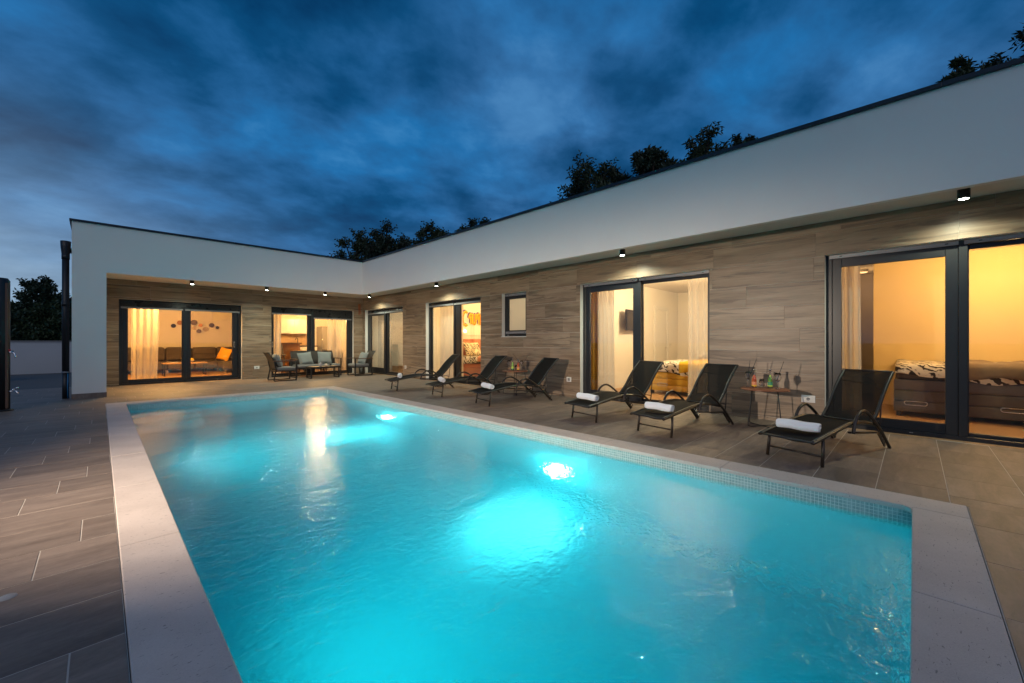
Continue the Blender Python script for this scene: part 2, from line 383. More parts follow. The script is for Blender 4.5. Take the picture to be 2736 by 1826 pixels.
def water_mat():
    m, t, out = new_mat('pool_water')
    g = t.n('ShaderNodeBsdfGlass', i_IOR=1.333, i_Roughness=0.0); g.inputs[0].default_value = (1, 1, 1, 1)
    geo = t.n('ShaderNodeNewGeometry')
    def nz(sc, det, dist, rot=0.0, rough=0.5):
        mpn = t.n('ShaderNodeMapping'); t.l(geo.outputs['Position'], mpn.inputs[0]); mpn.inputs['Scale'].default_value = (sc[0], sc[1], 1); mpn.inputs['Rotation'].default_value = (0, 0, rot)
        n = t.n('ShaderNodeTexNoise', i_Scale=1.0, i_Detail=det, i_Distortion=dist, i_Roughness=rough); t.l(mpn.outputs[0], n.inputs['Vector']); return n.outputs[0]
    # the return jet near the right-hand end keeps the water choppier there
    sp = t.n('ShaderNodeSeparateXYZ'); t.l(geo.outputs['Position'], sp.inputs[0])
    chop = t.ramp(t.math('ADD', t.math('MULTIPLY', sp.outputs[0], 0.16), t.math('MULTIPLY', sp.outputs[1], -0.07)), [(0.05, (0.50, 0.50, 0.50)), (0.52, (1, 1, 1))])
    swell = nz((2.6, 3.2), 2.0, 0.6, R(20)); rip = nz((11, 15), 3.0, 0.9, R(-25)); fine = nz((34, 44), 3.0, 0.5, R(12))
    h = t.math('ADD', t.math('MULTIPLY', swell, 0.014), t.math('ADD', t.math('MULTIPLY', t.math('MULTIPLY', rip, chop), 0.0115), t.math('MULTIPLY', t.math('MULTIPLY', fine, t.math('ADD', chop, 0.3)), 0.0036)))
    bp = t.n('ShaderNodeBump', i_Strength=1.0, i_Distance=1.0); t.l(h, bp.inputs['Height']); t.l(bp.outputs[0], g.inputs['Normal'])
    va = t.n('ShaderNodeVolumeAbsorption', i_Density=0.95); va.inputs[0].default_value = (0.30, 0.900, 0.944, 1)
    t.l(g.outputs[0], out.inputs[0]); t.l(va.outputs[0], out.inputs[1]); return m
def leaf_print_mat(name, light_c, dark_c):
    """bedding printed with dark palm leaves"""
    m, t, out = new_mat(name)
    b = t.n('ShaderNodeBsdfPrincipled'); t.l(b.outputs[0], out.inputs[0])
    tcn = t.n('ShaderNodeTexCoord')
    mpn = t.n('ShaderNodeMapping'); t.l(tcn.outputs['Object'], mpn.inputs[0]); mpn.inputs['Rotation'].default_value = (R(30), R(20), R(35)); mpn.inputs['Scale'].default_value = (1, 1, 1)
    wv = t.n('ShaderNodeTexWave', i_Scale=5.0, i_Distortion=11.0, i_Detail=2.0); wv.inputs['Detail Scale'].default_value = 1.3; t.l(mpn.outputs[0], wv.inputs['Vector'])
    nz = t.n('ShaderNodeTexNoise', i_Scale=7.0, i_Detail=2.0); t.l(tcn.outputs['Object'], nz.inputs['Vector'])
    f = t.math('MULTIPLY', t.ramp(wv.outputs['Color'], [(0.46, (0, 0, 0)), (0.54, (1, 1, 1))]), t.ramp(nz.outputs[0], [(0.40, (0, 0, 0)), (0.46, (1, 1, 1))]))
    t.l(t.mix(f, light_c, dark_c), b.inputs['Base Color']); b.inputs['Roughness'].default_value = 0.9
    return m
def mesh_fabric_mat():
    m, t, out = new_mat('black_sling_mesh')
    tr = t.n('ShaderNodeBsdfTransparent'); tr.inputs[0].default_value = (1, 1, 1, 1)
    b = t.n('ShaderNodeBsdfPrincipled', i_Roughness=0.8); b.inputs['Base Color'].default_value = (0.009, 0.008, 0.0075, 1); b.inputs['Specular IOR Level'].default_value = 0.12
    lw = t.n('ShaderNodeLayerWeight', i_Blend=0.4)
    fac = t.math('ADD', 0.85, t.math('MULTIPLY', lw.outputs['Facing'], 0.4), clamp=True)
    mx = t.n('ShaderNodeMixShader'); t.l(fac, mx.inputs[0]); t.l(tr.outputs[0], mx.inputs[1]); t.l(b.outputs[0], mx.inputs[2]); t.l(mx.outputs[0], out.inputs[0]); return m

M_plank = wood_plank_mat(); M_tile = floor_tile_mat(); M_coping = coping_mat(); M_mosf = mosaic_floor_mat(); M_most = mosaic_tile_mat()
M_water = water_mat(); M_glass = glass_pane_mat(); M_frost = frosted_mat(); M_sling = mesh_fabric_mat()
M_stucco = pbr('white_stucco', (0.74, 0.715, 0.665), 0.85, var=0.06, vscale=0.7, bump=0.25, bscale=260)
M_soffit = pbr('soffit_render', (0.66, 0.62, 0.55), 0.85, var=0.04, vscale=2, bump=0.15, bscale=200)
M_coat = pbr('anthracite_sheet_metal', (0.022, 0.027, 0.033), 0.38, metal=0.3, var=0.15, vscale=3)
M_frame = pbr('anthracite_window_profile', (0.017, 0.018, 0.021), 0.32, var=0.15, vscale=4)
M_slat = pbr('anthracite_shutter_slat', (0.020, 0.022, 0.027), 0.28, var=0.15, vscale=4)
M_rail = pbr('grey_shutter_rail', (0.27, 0.27, 0.28), 0.4, metal=0.4, var=0.1, vscale=5)
M_black = pbr('black_powder_coat', (0.012, 0.012, 0.013), 0.42, var=0.2, vscale=20)
M_bronze = pbr('dark_bronze_tube', (0.030, 0.022, 0.017), 0.33, var=0.2, vscale=20, metal=0.2)
M_grout = pbr('tile_grout', (0.44, 0.40, 0.35), 0.9, var=0.15, vscale=5)
M_pgrout = pbr('mosaic_grout', (0.60, 0.64, 0.62), 0.8, var=0.08, vscale=9)
M_ground = pbr('dark_soil_ground', (0.045, 0.042, 0.036), 0.95, var=0.3, vscale=1.0, bump=0.5, bscale=8)
M_yard = pbr('yard_concrete', (0.10, 0.10, 0.10), 0.85, var=0.15, vscale=1.5)
M_wallw = pbr('interior_white_paint', (0.78, 0.75, 0.70), 0.8, var=0.02, vscale=1.5)
M_ifloor = pbr('interior_oak_floor', (0.34, 0.20, 0.10), 0.4, var=0.25, vscale=3)
M_towel = pbr('white_terry_towel', (0.80, 0.80, 0.82), 0.95, var=0.04, vscale=25, bump=0.6, bscale=180, sheen=0.3)
M_chrome = pbr('chrome', (0.75, 0.75, 0.77), 0.15, metal=1.0, var=0.03)
M_white = pbr('white_plastic', (0.72, 0.71, 0.68), 0.4, var=0.03)
M_greyp = pbr('grey_plastic', (0.25, 0.25, 0.25), 0.4, var=0.05)
M_clear = clear_glass('drinking_glass')
# ================================================================ SETTING
# measured planes
XW, XF = 7.21, 7.33           # right wing: cladding face, door frames
YW, YF = 15.32, 15.45         # left wing
XFA, YFA = 5.90, 12.54        # fascia faces
ZC, ZFB, ZFT = 2.90, 2.712, 3.735
PX0, PX1, PY0, PY1 = 0.345, 4.15, 0.0, 10.80     # pool, inside of the coping
CX0, CX1, CY0, CY1 = 0.078, 4.445, -0.275, 11.17 # coping, outside
ZWAT = -0.135

# ground: one sheet with a hole for the pool
gm = MB()
hx0, hx1, hy0, hy1 = PX0-0.03, PX1+0.03, PY0-0.03, PY1+0.03
B = 420
gm.add([(-B,-B,-0.06),(B,-B,-0.06),(B,B,-0.06),(-B,B,-0.06),(hx0,hy0,-0.06),(hx1,hy0,-0.06),(hx1,hy1,-0.06),(hx0,hy1,-0.06)],
       [(0,1,5,4),(1,2,6,5),(2,3,7,6),(3,0,4,7)])
tag(gm.build('ground', M_ground), kind='structure')
# paved yard beyond the terrace on the left, slightly lower
tag(MB().box(-14, -0.43, 16.0, 40, -0.2, -0.035).build('yard_pavement', M_yard), kind='structure')

# terrace: bed of grout with every tile laid on it
terrace = tag(empty('terrace', (0, 0, 0)), kind='structure')
bed = MB()
for a in ((-3.4, CX0-0.002, -3.0, 15.95), (CX1+0.002, XW+0.05, -3.0, YW+0.05), (CX0-0.002, CX1+0.002, CY1+0.002, YW+0.05), (CX0-0.002, CX1+0.002, -3.0, CY0-0.002)):
    bed.box(a[0], a[1], a[2], a[3], -0.09, -0.0016)
bed.build('mortar_bed', M_grout, terrace)
TP, TL, G = 0.4185, 0.633, 0.0027
regions = [(CX0-0.004, CX1+0.004, -1.6, CY0-0.006), (-2.75, CX0-0.004, 0.5, 15.95), (CX1+0.004, XW+0.01, -2.2, YW+0.005), (CX0-0.004, CX1+0.004, CY1+0.004, YW+0.005)]
rects = []
for k in range(-7, 40):
    y0, y1 = 0.225+TP*k, 0.225+TP*(k+1)
    x = -0.40 + 0.158*(k-10); x -= TL*math.ceil((x+4)/TL)
    while x < 8:
        for (a, b_, c, d) in regions:
            q = (max(x+G, a), min(x+TL-G, b_), max(y0+G, c), min(y1-G, d))
            if q[1]-q[0] > 0.02 and q[3]-q[2] > 0.02: rects.append(q)
        x += TL
# merge the pieces of a tile that two regions cut apart only along their shared line
def shown(q):
    cx, cyy = (q[0]+q[1])/2, (q[2]+q[3])/2
    d = max(0.4, cx*math.sin(YAW)+cyy*math.cos(YAW)); r = abs(cx*math.cos(YAW)-cyy*math.sin(YAW))
    return (q[1]-q[0])*(q[3]-q[2])/d**3 * (1 if r/d < 1.32 else 0.05)
rects.sort(key=shown, reverse=True)
tile_mesh = {}
for q in rects[:300]:
    key = (round(q[1]-q[0], 3), round(q[3]-q[2], 3))
    if key not in tile_mesh:
        w, h = key
        o = MB().cbox(-w/2, w/2, -h/2, h/2, -0.010, 0, 0.0012).build('tile', M_tile, terrace)
        tile_mesh[key] = o.data
    else:
        o = bpy.data.objects.new('tile', tile_mesh[key]); COL.objects.link(o); o.parent = terrace
    o.location = ((q[0]+q[1])/2, (q[2]+q[3])/2, random.uniform(-0.0006, 0.0006))
rest = MB()
for q in rects[300:]: rest.cbox(q[0], q[1], q[2], q[3], -0.010, 0, 0.0012)
tag(rest.build('distant_tiles', M_tile, terrace), kind='stuff')

# ---------------------------------------------------------------- pool
pool = tag(empty('swimming_pool', (2.25, 5.4, 0)), kind='structure')
FL = -1.80
shell = MB()
shell.box(PX0-0.22, PX1+0.22, PY0-0.22, PY1+0.22, FL-0.2, FL)
for a in ((PX1+0.004, PX1+0.22, PY0-0.22, PY1+0.22), (PX0-0.22, PX0-0.004, PY0-0.22, PY1+0.22), (PX0-0.004, PX1+0.004, PY1+0.004, PY1+0.22), (PX0-0.004, PX1+0.004, PY0-0.22, PY0-0.004)):
    shell.box(a[0], a[1], a[2], a[3], FL, -0.031)
shell.build('basin', M_mosf, pool, world=True)
# entry steps at the far left end
st_ = MB()
for i in range(3): st_.box(PX0-0.002, PX0+1.1, PY1-0.32*(i+1), PY1-0.32*i+ (0.002 if i == 0 else 0), FL, -0.42-0.34*i)
st_.build('steps', M_mosf, pool, world=True)
# grout ground behind the mosaic band at the waterline
MT = 0.0261
zr = [-0.032-MT*i for i in range(8)]
gb = MB()
gb.box(PX1+0.0005, PX1+0.0042, PY0, PY1, zr[-1], zr[0]); gb.box(PX0, PX1, PY1+0.0005, PY1+0.0042, zr[-1], zr[0]); gb.box(PX0-0.0042, PX0-0.0005, PY0, PY1, zr[-1], zr[0]); gb.box(PX0, PX1, PY0-0.0042, PY0-0.0005, zr[-1], zr[0])
gb.build('waterline_grout', M_pgrout, pool, world=True)
band = MB()
tileR = None; n_single = 0
def mos(mb, p, axis, s):
    """one mosaic tile: p corner, axis 'y' lies on the x = const wall"""
    t = MT-0.0034; e = 0.0016*s
    x, y, z = p
    if axis == 'y': vs = [(x,y,z),(x,y+t,z),(x,y+t,z-t),(x,y,z-t)]; f = [(x-e,y+.0015,z-.0015),(x-e,y+t-.0015,z-.0015),(x-e,y+t-.0015,z-t+.0015),(x-e,y+.0015,z-t+.0015)]
    else: vs = [(x,y,z),(x+t,y,z),(x+t,y,z-t),(x,y,z-t)]; f = [(x+.0015,y-e,z-.0015),(x+t-.0015,y-e,z-.0015),(x+t-.0015,y-e,z-t+.0015),(x+.0015,y-e,z-t+.0015)]
    mb.add(vs+f, [(4,5,6,7),(0,1,5,4),(1,2,6,5),(2,3,7,6),(3,0,4,7)])
for j in range(int((PY1-PY0)/MT)):
    for i in range(7):
        p = (PX1+0.0005, PY0+0.012+MT*j, zr[i]-0.0012)
        if j < 75 and i < 4:
            if tileR is None:
                mb = MB(); mos(mb, (0, 0, 0), 'y', 1); o = mb.build('mosaic_tile', M_most, pool); tileR = o.data
            else:
                o = bpy.data.objects.new('mosaic_tile', tileR); COL.objects.link(o); o.parent = pool
            o.location = Vector(p) - Vector(pool.location)
        else: mos(band, p, 'y', 1)
        mos(band, (PX0-0.0005, p[1], p[2]), 'y', -1)
for j in range(int((PX1-PX0)/MT)):
    for i in range(7):
        mos(band, (PX0+0.006+MT*j, PY1+0.0005, zr[i]-0.0012), 'x', 1); mos(band, (PX0+0.006+MT*j, PY0-0.0005, zr[i]-0.0012), 'x', -1)
tag(band.build('mosaic_band', M_most, pool, world=True), kind='stuff')
# coping stones
cs = []
ys = [CY0+0.275, 1.62, 3.30, 4.65, 5.95, 7.25, 8.55, 9.80, PY1]
for a, b_ in zip(ys[:-1], ys[1:]): cs.append((CX0, PX0, a, b_))
ys = [CY0, 1.31, 2.62, 3.93, 5.24, 6.55, 7.86, 9.17, PY1]
for a, b_ in zip(ys[:-1], ys[1:]): cs.append((PX1, CX1, a, b_))
xs = [CX0, 1.18, 2.28, 3.38, CX1]
for a, b_ in zip(xs[:-1], xs[1:]): cs.append((a, b_, PY1, CY1))
xs = [CX0, 1.40, 2.75, PX1-0.010]
for a, b_ in zip(xs[:-1], xs[1:]): cs.append((a, b_, CY0, PY0))
for (a, b_, c, d) in cs:
    g = 0.0012
    # 12 mm nosing over the basin
    x0, x1, y0, y1 = a+g, b_-g, c+g, d-g
    if b_ == PX0: x1 = PX0+0.010
    if a == PX1: x0 = PX1-0.010
    if c == PY1: y0 = PY1-0.010
    if d == PY0: y1 = PY0+0.010
    MB().box(x0, x1, y0, y1, -0.034, 0.004+random.uniform(-.0004, .0004)).build('coping_stone', M_coping, pool, world=True, bevel=0.006)
# rounded fillet where coping meets at the near right corner
ft = MB(); r0 = 0.07
cxn, cyn = PX1-0.0102, 0.0102
pts = [(cxn, cyn)] + [(cxn-r0+r0*math.sin(a), cyn+r0-r0*math.cos(a)) for a in [R(90)*i/8 for i in range(9)]]
top = [(x, y, 0.0038) for x, y in pts]; bot = [(x, y, -0.0335) for x, y in pts]
ft.add(top+bot, [tuple(range(len(pts)))] + [(i, (i+1) % len(pts), len(pts)+(i+1) % len(pts), len(pts)+i) for i in range(len(pts))])
ft.build('corner_fillet', M_coping, pool, world=True)
# water: closed body reaching into the walls
wm = MB().box(PX0-0.1, PX1+0.1, PY0-0.1, PY1+0.1, FL-0.1, ZWAT)
tag(wm.build('pool_water', M_water), kind='structure')
# underwater lamps in the long wall
for i, ly in enumerate((3.23, 7.57)):
    lz = -1.02 if i == 0 else -1.05
    lp = empty('underwater_lamp', (PX1, ly, lz), 0, ['round underwater lamp in the long pool wall, nearer of the two', 'round underwater lamp in the long pool wall, farther of the two'][i], 'pool lamp', 'lamps in the long pool wall')
    ring = MB(); ring.lathe([(0.10, 0.0), (0.135, 0.0), (0.135, 0.018), (0.10, 0.03)], n=28)
    ring.v = [(-z, y, x) for x, y, z in ring.v]; ring.build('bezel', M_white, lp)
    lens = MB(); lens.lathe([(0.0005, 0.034), (0.06, 0.03), (0.10, 0.022)], n=28); lens.v = [(-z, y, x) for x, y, z in lens.v]
    lens.build('lens', emis('pool_lamp_lens', (0.55, 1.0, 0.97), 34), lp)
    light('pool_lamp_beam', 'SPOT', (PX1-0.06, ly, lz), 640, (1.0, 0.93, 0.80), aim=(PX1-0.70, ly-0.05, FL), spot_size=R(64), spot_blend=1.0, shadow_soft_size=0.09)
    light('pool_lamp_glow', 'POINT', (PX1-0.10, ly, lz+0.02), 44, (0.18, 1.0, 0.98), shadow_soft_size=0.06)
# two unseen lamps added on the opposite wall to even out the water's brightness
for ly in (2.6, 7.4):
    lp = empty('underwater_lamp', (PX0, ly, -0.45), 0, 'added unseen underwater lamp of the %s half of the pool wall below the left coping' % ('near' if ly < 3 else 'far'), 'pool lamp', 'added lamps of the left pool wall')
    ring = MB(); ring.lathe([(0.10, 0.0), (0.135, 0.0), (0.135, 0.018), (0.10, 0.03)], n=28); ring.v = [(z, y, x) for x, y, z in ring.v]; ring.build('bezel', M_white, lp)
    lens = MB(); lens.lathe([(0.0005, 0.034), (0.06, 0.03), (0.10, 0.022)], n=28); lens.v = [(z, y, x) for x, y, z in lens.v]; lens.build('lens', emis('added_pool_lamp_lens', (0.4, 1.0, 0.97), 8), lp)
    light('pool_lamp_beam', 'SPOT', (PX0+0.05, ly, -0.45), 300 if ly < 3 else 330, (0.10, 1.0, 0.98), aim=(PX0+2.0, ly+0.1, -0.75), spot_size=R(160), spot_blend=1.0, shadow_soft_size=0.03)

# ================================================================ HOUSE
house = empty('house', (6.0, 13.0, 0), 0, 'single storey white house with two wings and wood look cladding round the pool', 'house')
# openings: wall coordinate range, sill, head
OR_ = {'w1': (-1.75, 0.90, 0.0, 2.432), 'w2': (2.45, 5.085, 0.0, 2.432), 'sm': (6.64, 7.50, 1.325, 2.432), 'w4': (8.31, 10.95, 0.0, 2.425), 'w5': (12.32, 15.13, 0.0, 2.42)}
OL_ = {'d1': (0.36, 3.20, 0.0, 2.375), 'd2': (4.04, 6.86, 0.0, 2.39)}
def wall_with(ops, u0, u1, z1, fn, d0, d1, name):
    us = sorted({u0, u1} | {x for o in ops.values() for x in o[:2]}); vs = sorted({-0.05, z1} | {x for o in ops.values() for x in o[2:]})
    us = [u for u in us if u0 <= u <= u1]
    solid = lambda u, v: not any(o[0] < u < o[1] and (o[2] if o[2] > 0 else -1) < v < o[3] for o in ops.values())
    return grid_slab(us, vs, solid, fn, d0, d1).build(name, M_stucco, house, world=True)
fR = lambda u, v, d: (XW+0.014+d, u, v)
fL = lambda u, v, d: (u, YW+0.014+d, v)
wall_with(OR_, -6.0, YW+0.014, 3.05, fR, 0, 0.31, 'outer_wall')
wall_with(OL_, -0.415, XW+0.32, 3.05, fL, 0, 0.31, 'outer_wall')
# planks of the cladding
def clad(ops, u0, u1, fn, first):
    P, L, G = 0.338, 1.385, 0.0022
    clw = empty('cladding', (first, 0, 0) if False else (0, 0, 0), 0, parent=house); clw.location = -Vector(house.location)
    for k in range(-1, 9):
        z0, z1 = max(0.0, 0.053+P*k), min(ZC, 0.053+P*(k+1))
        if z1-z0 < 0.03: continue
        off = {8: 0.719, 7: -0.383, 3: 6.733}.get(k, 0.719 + L*((k*0.37) % 1.0))
        u = off - L*math.ceil((off-u0)/L)
        while u < u1:
            a, b_ = max(u, u0)+0.0009, min(u+L, u1)-0.0009
            if b_-a > 0.03:
                us = sorted({a, b_} | {x for o in ops.values() for x in o[:2] if a < x < b_}); vs = sorted({z0+G, z1-G} | {x for o in ops.values() for x in o[2:] if z0+G < x < z1-G})
                solid = lambda p, q: not any(o[0] < p < o[1] and o[2]-.01 < q < o[3] for o in ops.values())
                # a plank cut by an opening leaves separate pieces: one object each
                runs = []; cur = None
                for i in range(len(us)-1):
                    any_s = any(solid((us[i]+us[i+1])/2, (vs[j]+vs[j+1])/2) for j in range(len(vs)-1))
                    if any_s: cur = (cur or []) + [i]
                    elif cur: runs.append(cur); cur = None
                if cur: runs.append(cur)
                for run in runs:
                    dd = random.uniform(-0.0007, 0.0007)
                    g = grid_slab(us[run[0]:run[-1]+2], vs, solid, fn, -0.014+dd, -0.0005)
                    if g.f: g.build('plank', M_plank, clw)
            u += L
clad(OR_, -6.0, YW-0.001, fR, 0)
clad(OL_, -0.10+0.2, XW-0.001, fL, 0)
# fascia boards, soffits, pillar, roof, coping sheet
fa = MB()
fa.box(XFA, XFA+0.09, -6.0, YFA+0.09, ZFB, ZFT)
fa.build('fascia', M_stucco, house, world=True)
fb = MB(); fb.box(-0.415, XFA-0.0005, YFA, YFA+0.09, ZFB, ZFT); fb.build('fascia', M_stucco, house, world=True)
MB().box(-0.415, 0.10, YFA, YFA+0.50, 0.105, ZFB).build('pillar', M_stucco, house, world=True)
MB().box(-0.421, 0.106, YFA-0.006, YFA+0.506, 0.0, 0.104).build('pillar_skirting', M_tile, house, world=True)
so = MB(); so.box(XFA+0.091, XW+0.3, -6, YW+0.3, ZC, ZC+0.06); so.build('soffit', M_soffit, house, world=True)
so = MB(); so.box(-0.413, XFA+0.090, YFA+0.091, YW+0.3, ZC+0.0005, ZC+0.06); so.build('soffit', M_soffit, house, world=True)
MB().box(-0.413, -0.32, YFA+0.51, YW+0.014, 0.0, ZC).build('end_wall', M_stucco, house, world=True)
rf = MB(); rf.box(XFA+0.10, 15, -6, 23.5, 3.06, 3.30); rf.box(-0.41, XFA+0.10, YFA+0.10, 23.5, 3.06, 3.30); rf.build('roof', pbr('roof_membrane', (0.05, 0.05, 0.055), 0.9), house, world=True)
# parapet of the outer sides
MB().box(-0.413, -0.32, YFA+0.092, 23.4, ZC+0.065, ZFT).build('parapet', M_stucco, house, world=True)
y = -6.0                                             # lengths of folded sheet, butted with a narrow gap
while y < YFA-0.04:
    y2 = min(y+2.9, YFA-0.033)
    MB().box(XFA-0.032, XFA+0.30, y+0.002, y2-0.002, ZFT, ZFT+0.047).build('roof_edge_flashing', M_coat, house, world=True, bevel=0.004); y = y2
x = -0.452
while x < XFA+0.29:
    x2 = min(x+2.9, XFA+0.30)
    MB().box(x+0.002, x2-0.002, YFA-0.032, YFA+0.30, ZFT, ZFT+0.047).build('roof_edge_flashing', M_coat, house, world=True, bevel=0.004); x = x2
cp = MB(); cp.box(-0.452, -0.12, YFA+0.301, 23.4, ZFT, ZFT+0.047); cp.build('roof_edge_flashing', M_coat, house, world=True)
# back walls of the house, so that no light leaks through
MB().box(-0.413, -0.11, YW+0.33, 23.0, -0.05, 3.05).build('outer_wall', M_stucco, house, world=True)
MB().box(-0.109, 15, 22.7, 23.0, -0.05, 3.05).build('outer_wall', M_stucco, house, world=True)
MB().box(14.7, 15, -6, 22.69, -0.05, 3.05).build('outer_wall', M_stucco, house, world=True)
MB().box(XW+0.33, 14.69, -6, -5.7, -0.05, 3.05).build('outer_wall', M_stucco, house, world=True)

# ---------------------------------------------------------------- doors and window
def ring(mb, x0, x1, z0, z1, l, r, b, t, y0, y1):
    mb.box(x0, x0+l, y0, y1, z0, z1); mb.box(x1-r, x1, y0, y1, z0, z1); mb.box(x0+l, x1-r, y0, y1, z0, z0+b); mb.box(x0+l, x1-r, y0, y1, z1-t, z1)
def rail(o, x0, x1, z):
    MB().box(x0, x1, -0.022, -0.004, z, z+0.052).build('shutter_rail', M_rail, o, bevel=0.002)
    sc = MB()
    for sx in (x0+0.13, x1-0.10): sc.box(sx-0.014, sx+0.014, -0.0245, -0.0225, z+0.02, z+0.032)
    sc.build('rail_stop', M_black, o)
def slats(o, x0, x1, z0, z1):
    n = max(1, round((z1-z0)/0.044)); h = (z1-z0)/n
    for i in range(n):
        za = z0+i*h; m = MB(); prof = [(-0.001, 0.0), (-0.008, 0.25), (-0.0095, 0.5), (-0.008, 0.75), (-0.001, 0.96)]
        vs = [(x, y-0.004, za+f*h) for y, f in prof for x in (x0, x1)] + [(x, 0.006, za+f*h) for f in (0.96, 0.0) for x in (x0, x1)]
        k = len(vs)//2; fs = [(2*j, 2*j+1, (2*j+3) % len(vs), (2*j+2) % len(vs)) for j in range(k)]
        m.add(vs, fs, True); m.build('shutter_slat', M_slat, o)
def sliding_door(loc, rz, w, hgt, lab, mull, lpane, rpane, bars, heavy, handle=None):
    """local x to the right along the wall, y into the house; panes given as (x0, x1, z0, z1)"""
    o = empty('sliding_door', (0, 0, 0), rz, parent=house); o.location = Vector(loc)-Vector(house.location)
    tag(o, lab)
    f = MB(); ring(f, 0, w, 0, hgt, 0.07, 0.07, 0.055, 0.05, 0.0, 0.11); f.box(mull[0], mull[1], -0.006, 0.11, 0.055, hgt-0.05)
    f.build('frame', M_frame, o, bevel=0.004)
    for k, (p, outer) in enumerate(((lpane, (0.07, mull[0])), (rpane, (mull[1], w-0.07)))):
        yy = 0.012 if heavy == k else 0.055
        s = MB(); ring(s, outer[0]+0.001, outer[1]-0.001, 0.056, hgt-0.051, p[0]-outer[0]-0.001, outer[1]-p[1]-0.001, p[2]-0.056, hgt-0.051-p[3], yy, yy+0.045)
        s.build('sash', M_frame, o, bevel=0.005)
        MB().box(p[0]-0.004, p[1]+0.004, yy+0.018, yy+0.026, p[2]-0.004, p[3]+0.004).build('pane', M_glass, o)
        z = bars[k]
        if hgt-0.05-z > 0.06+0.03: slats(o, outer[0]-0.035, outer[1]+0.035 if k == 0 else outer[1]+0.02, z+0.054, hgt-0.03)
        rail(o, outer[0]-0.03, outer[1]+(0.0 if k == 0 else 0.03), z)
    if handle is not None:
        h = MB(); h.box(handle-0.02, handle+0.02, (0.0, 0.043)[1-heavy]-0.012+0.012-0.012, 0.0+(0.012 if heavy == 0 else 0.055), 1.02, 1.21); hb = h.build('handle', M_rail, o, bevel=0.012)
        MB().box(handle-0.008, handle+0.008, hb.bound_box[0][1]-0.014, hb.bound_box[0][1], 1.06, 1.17).build('finger_grip', M_black, o)
    wp = MB()
    for x in (w*0.33, w*0.78): wp.box(x-0.018, x+0.018, -0.004, 0.001, 0.03, 0.04)
    wp.build('drain_cap', M_greyp, o)
    return o
rzR = R(-90)
# right wing, from the camera end to the inner corner
sliding_door((XF, 0.90, 0), rzR, 2.65, 2.432, 'widest seen door, orange lit bedroom behind it', (1.285, 1.36), (0.175, 1.175, 0.185, 2.255), (1.375, 2.56, 0.10, 2.32), (2.376, 2.376), 0)
sliding_door((XF, 5.085, 0), rzR, 2.635, 2.432, 'door of the bedroom with the yellow bed', (1.275, 1.34), (0.175, 1.165, 0.185, 2.255), (1.355, 2.55, 0.10, 2.32), (2.376, 2.376), 0)
sliding_door((XF, 10.95, 0), rzR, 2.64, 2.425, 'door of the bedroom with the red headboard', (1.285, 1.36), (0.10, 1.265, 0.10, 2.28), (1.60, 2.52, 0.185, 2.28), (2.285, 2.285), 1)
sliding_door((XF, 15.13, 0), rzR, 2.81, 2.42, 'door nearest the inner corner, dimly lit room behind', (1.32, 1.40), (0.25, 1.25, 0.24, 2.19), (1.52, 2.70, 0.12, 2.24), (2.245, 2.245), 0)
sliding_door((0.36, YF, 0), 0, 2.84, 2.375, 'door of the living room with the grey sofa', (1.375, 1.455), (0.185, 1.345, 0.155, 2.155), (1.565, 2.605, 0.145, 2.155), (2.125, 2.125), 0, 2.66)
sliding_door((4.04, YF, 0), 0, 2.82, 2.39, 'door of the kitchen, shutter lowered further on its right', (1.30, 1.42), (0.115, 1.19, 0.12, 2.17), (1.44, 2.60, 0.12, 2.06), (2.14, 2.03), 1, 0.065)
# small bathroom window
sm = empty('window', (0, 0, 0), rzR, parent=house); sm.location = Vector((XF, 7.50, 1.325))-Vector(house.location)
f = MB(); ring(f, 0, 0.86, 0.012, 1.105, 0.06, 0.06, 0.07, 0.06, 0, 0.11); f.build('frame', M_frame, sm, bevel=0.004)
f = MB(); ring(f, 0.061, 0.799, 0.083, 1.044, 0.085, 0.085, 0.085, 0.085, 0.012, 0.06); f.build('sash', M_frame, sm, bevel=0.005)
MB().box(0.144, 0.716, 0.03, 0.038, 0.164, 0.963).build('pane', M_frost, sm)
rail(sm, 0.03, 0.83, 1.035); rail(sm, 0.05, 0.81, 0.085)
MB().box(0.12, 0.16, -0.03, -0.002, 0.035, 0.055).build('latch', M_rail, sm)
MB().box(-0.004, 0.864, -0.13, 0.0, -0.004, 0.011).build('sill', M_stucco, sm)
# ================================================================ ROOMS BEHIND THE GLASS
def room_box(name, x0, x1, y0, y1, wallm, floorm=M_ifloor, skip=()):
    """inner faces of a room, 4 cm thick, one side left open towards the outer wall"""
    H = 2.78
    if 'x0' not in skip: MB().box(x0-0.04, x0, y0, y1, 0, H).build('room_wall', wallm, house, world=True)
    if 'x1' not in skip: MB().box(x1, x1+0.04, y0, y1, 0, H).build('room_wall', wallm, house, world=True)
    if 'y0' not in skip: MB().box(x0, x1, y0-0.04, y0, 0, H).build('room_wall', wallm, house, world=True)
    if 'y1' not in skip: MB().box(x0, x1, y1, y1+0.04, 0, H).build('room_wall', wallm, house, world=True)
    MB().box(x0-0.04, x1+0.04, y0-0.04, y1+0.04, H, H+0.04).build('room_ceiling', wallm, house, world=True)
    MB().box(x0-0.30 if 'x0' in skip else x0, x1, y0-0.30 if 'y0' in skip else y0, y1, -0.04, 0.004).build('room_floor', floorm, house, world=True)
XI, YI = XW+0.325, YW+0.325
M_cream = pbr('cream_paint', (0.80, 0.74, 0.64), 0.8, var=0.02)
M_yellow = pbr('ochre_wall_paint', (0.80, 0.62, 0.30), 0.8, var=0.02)
room_box('bedroom_one', XI, 12.6, -4.6, 1.02, M_cream, skip=('x0',))
room_box('bedroom_two', XI, 13.2, 1.9, 5.46, M_wallw, skip=('x0',))
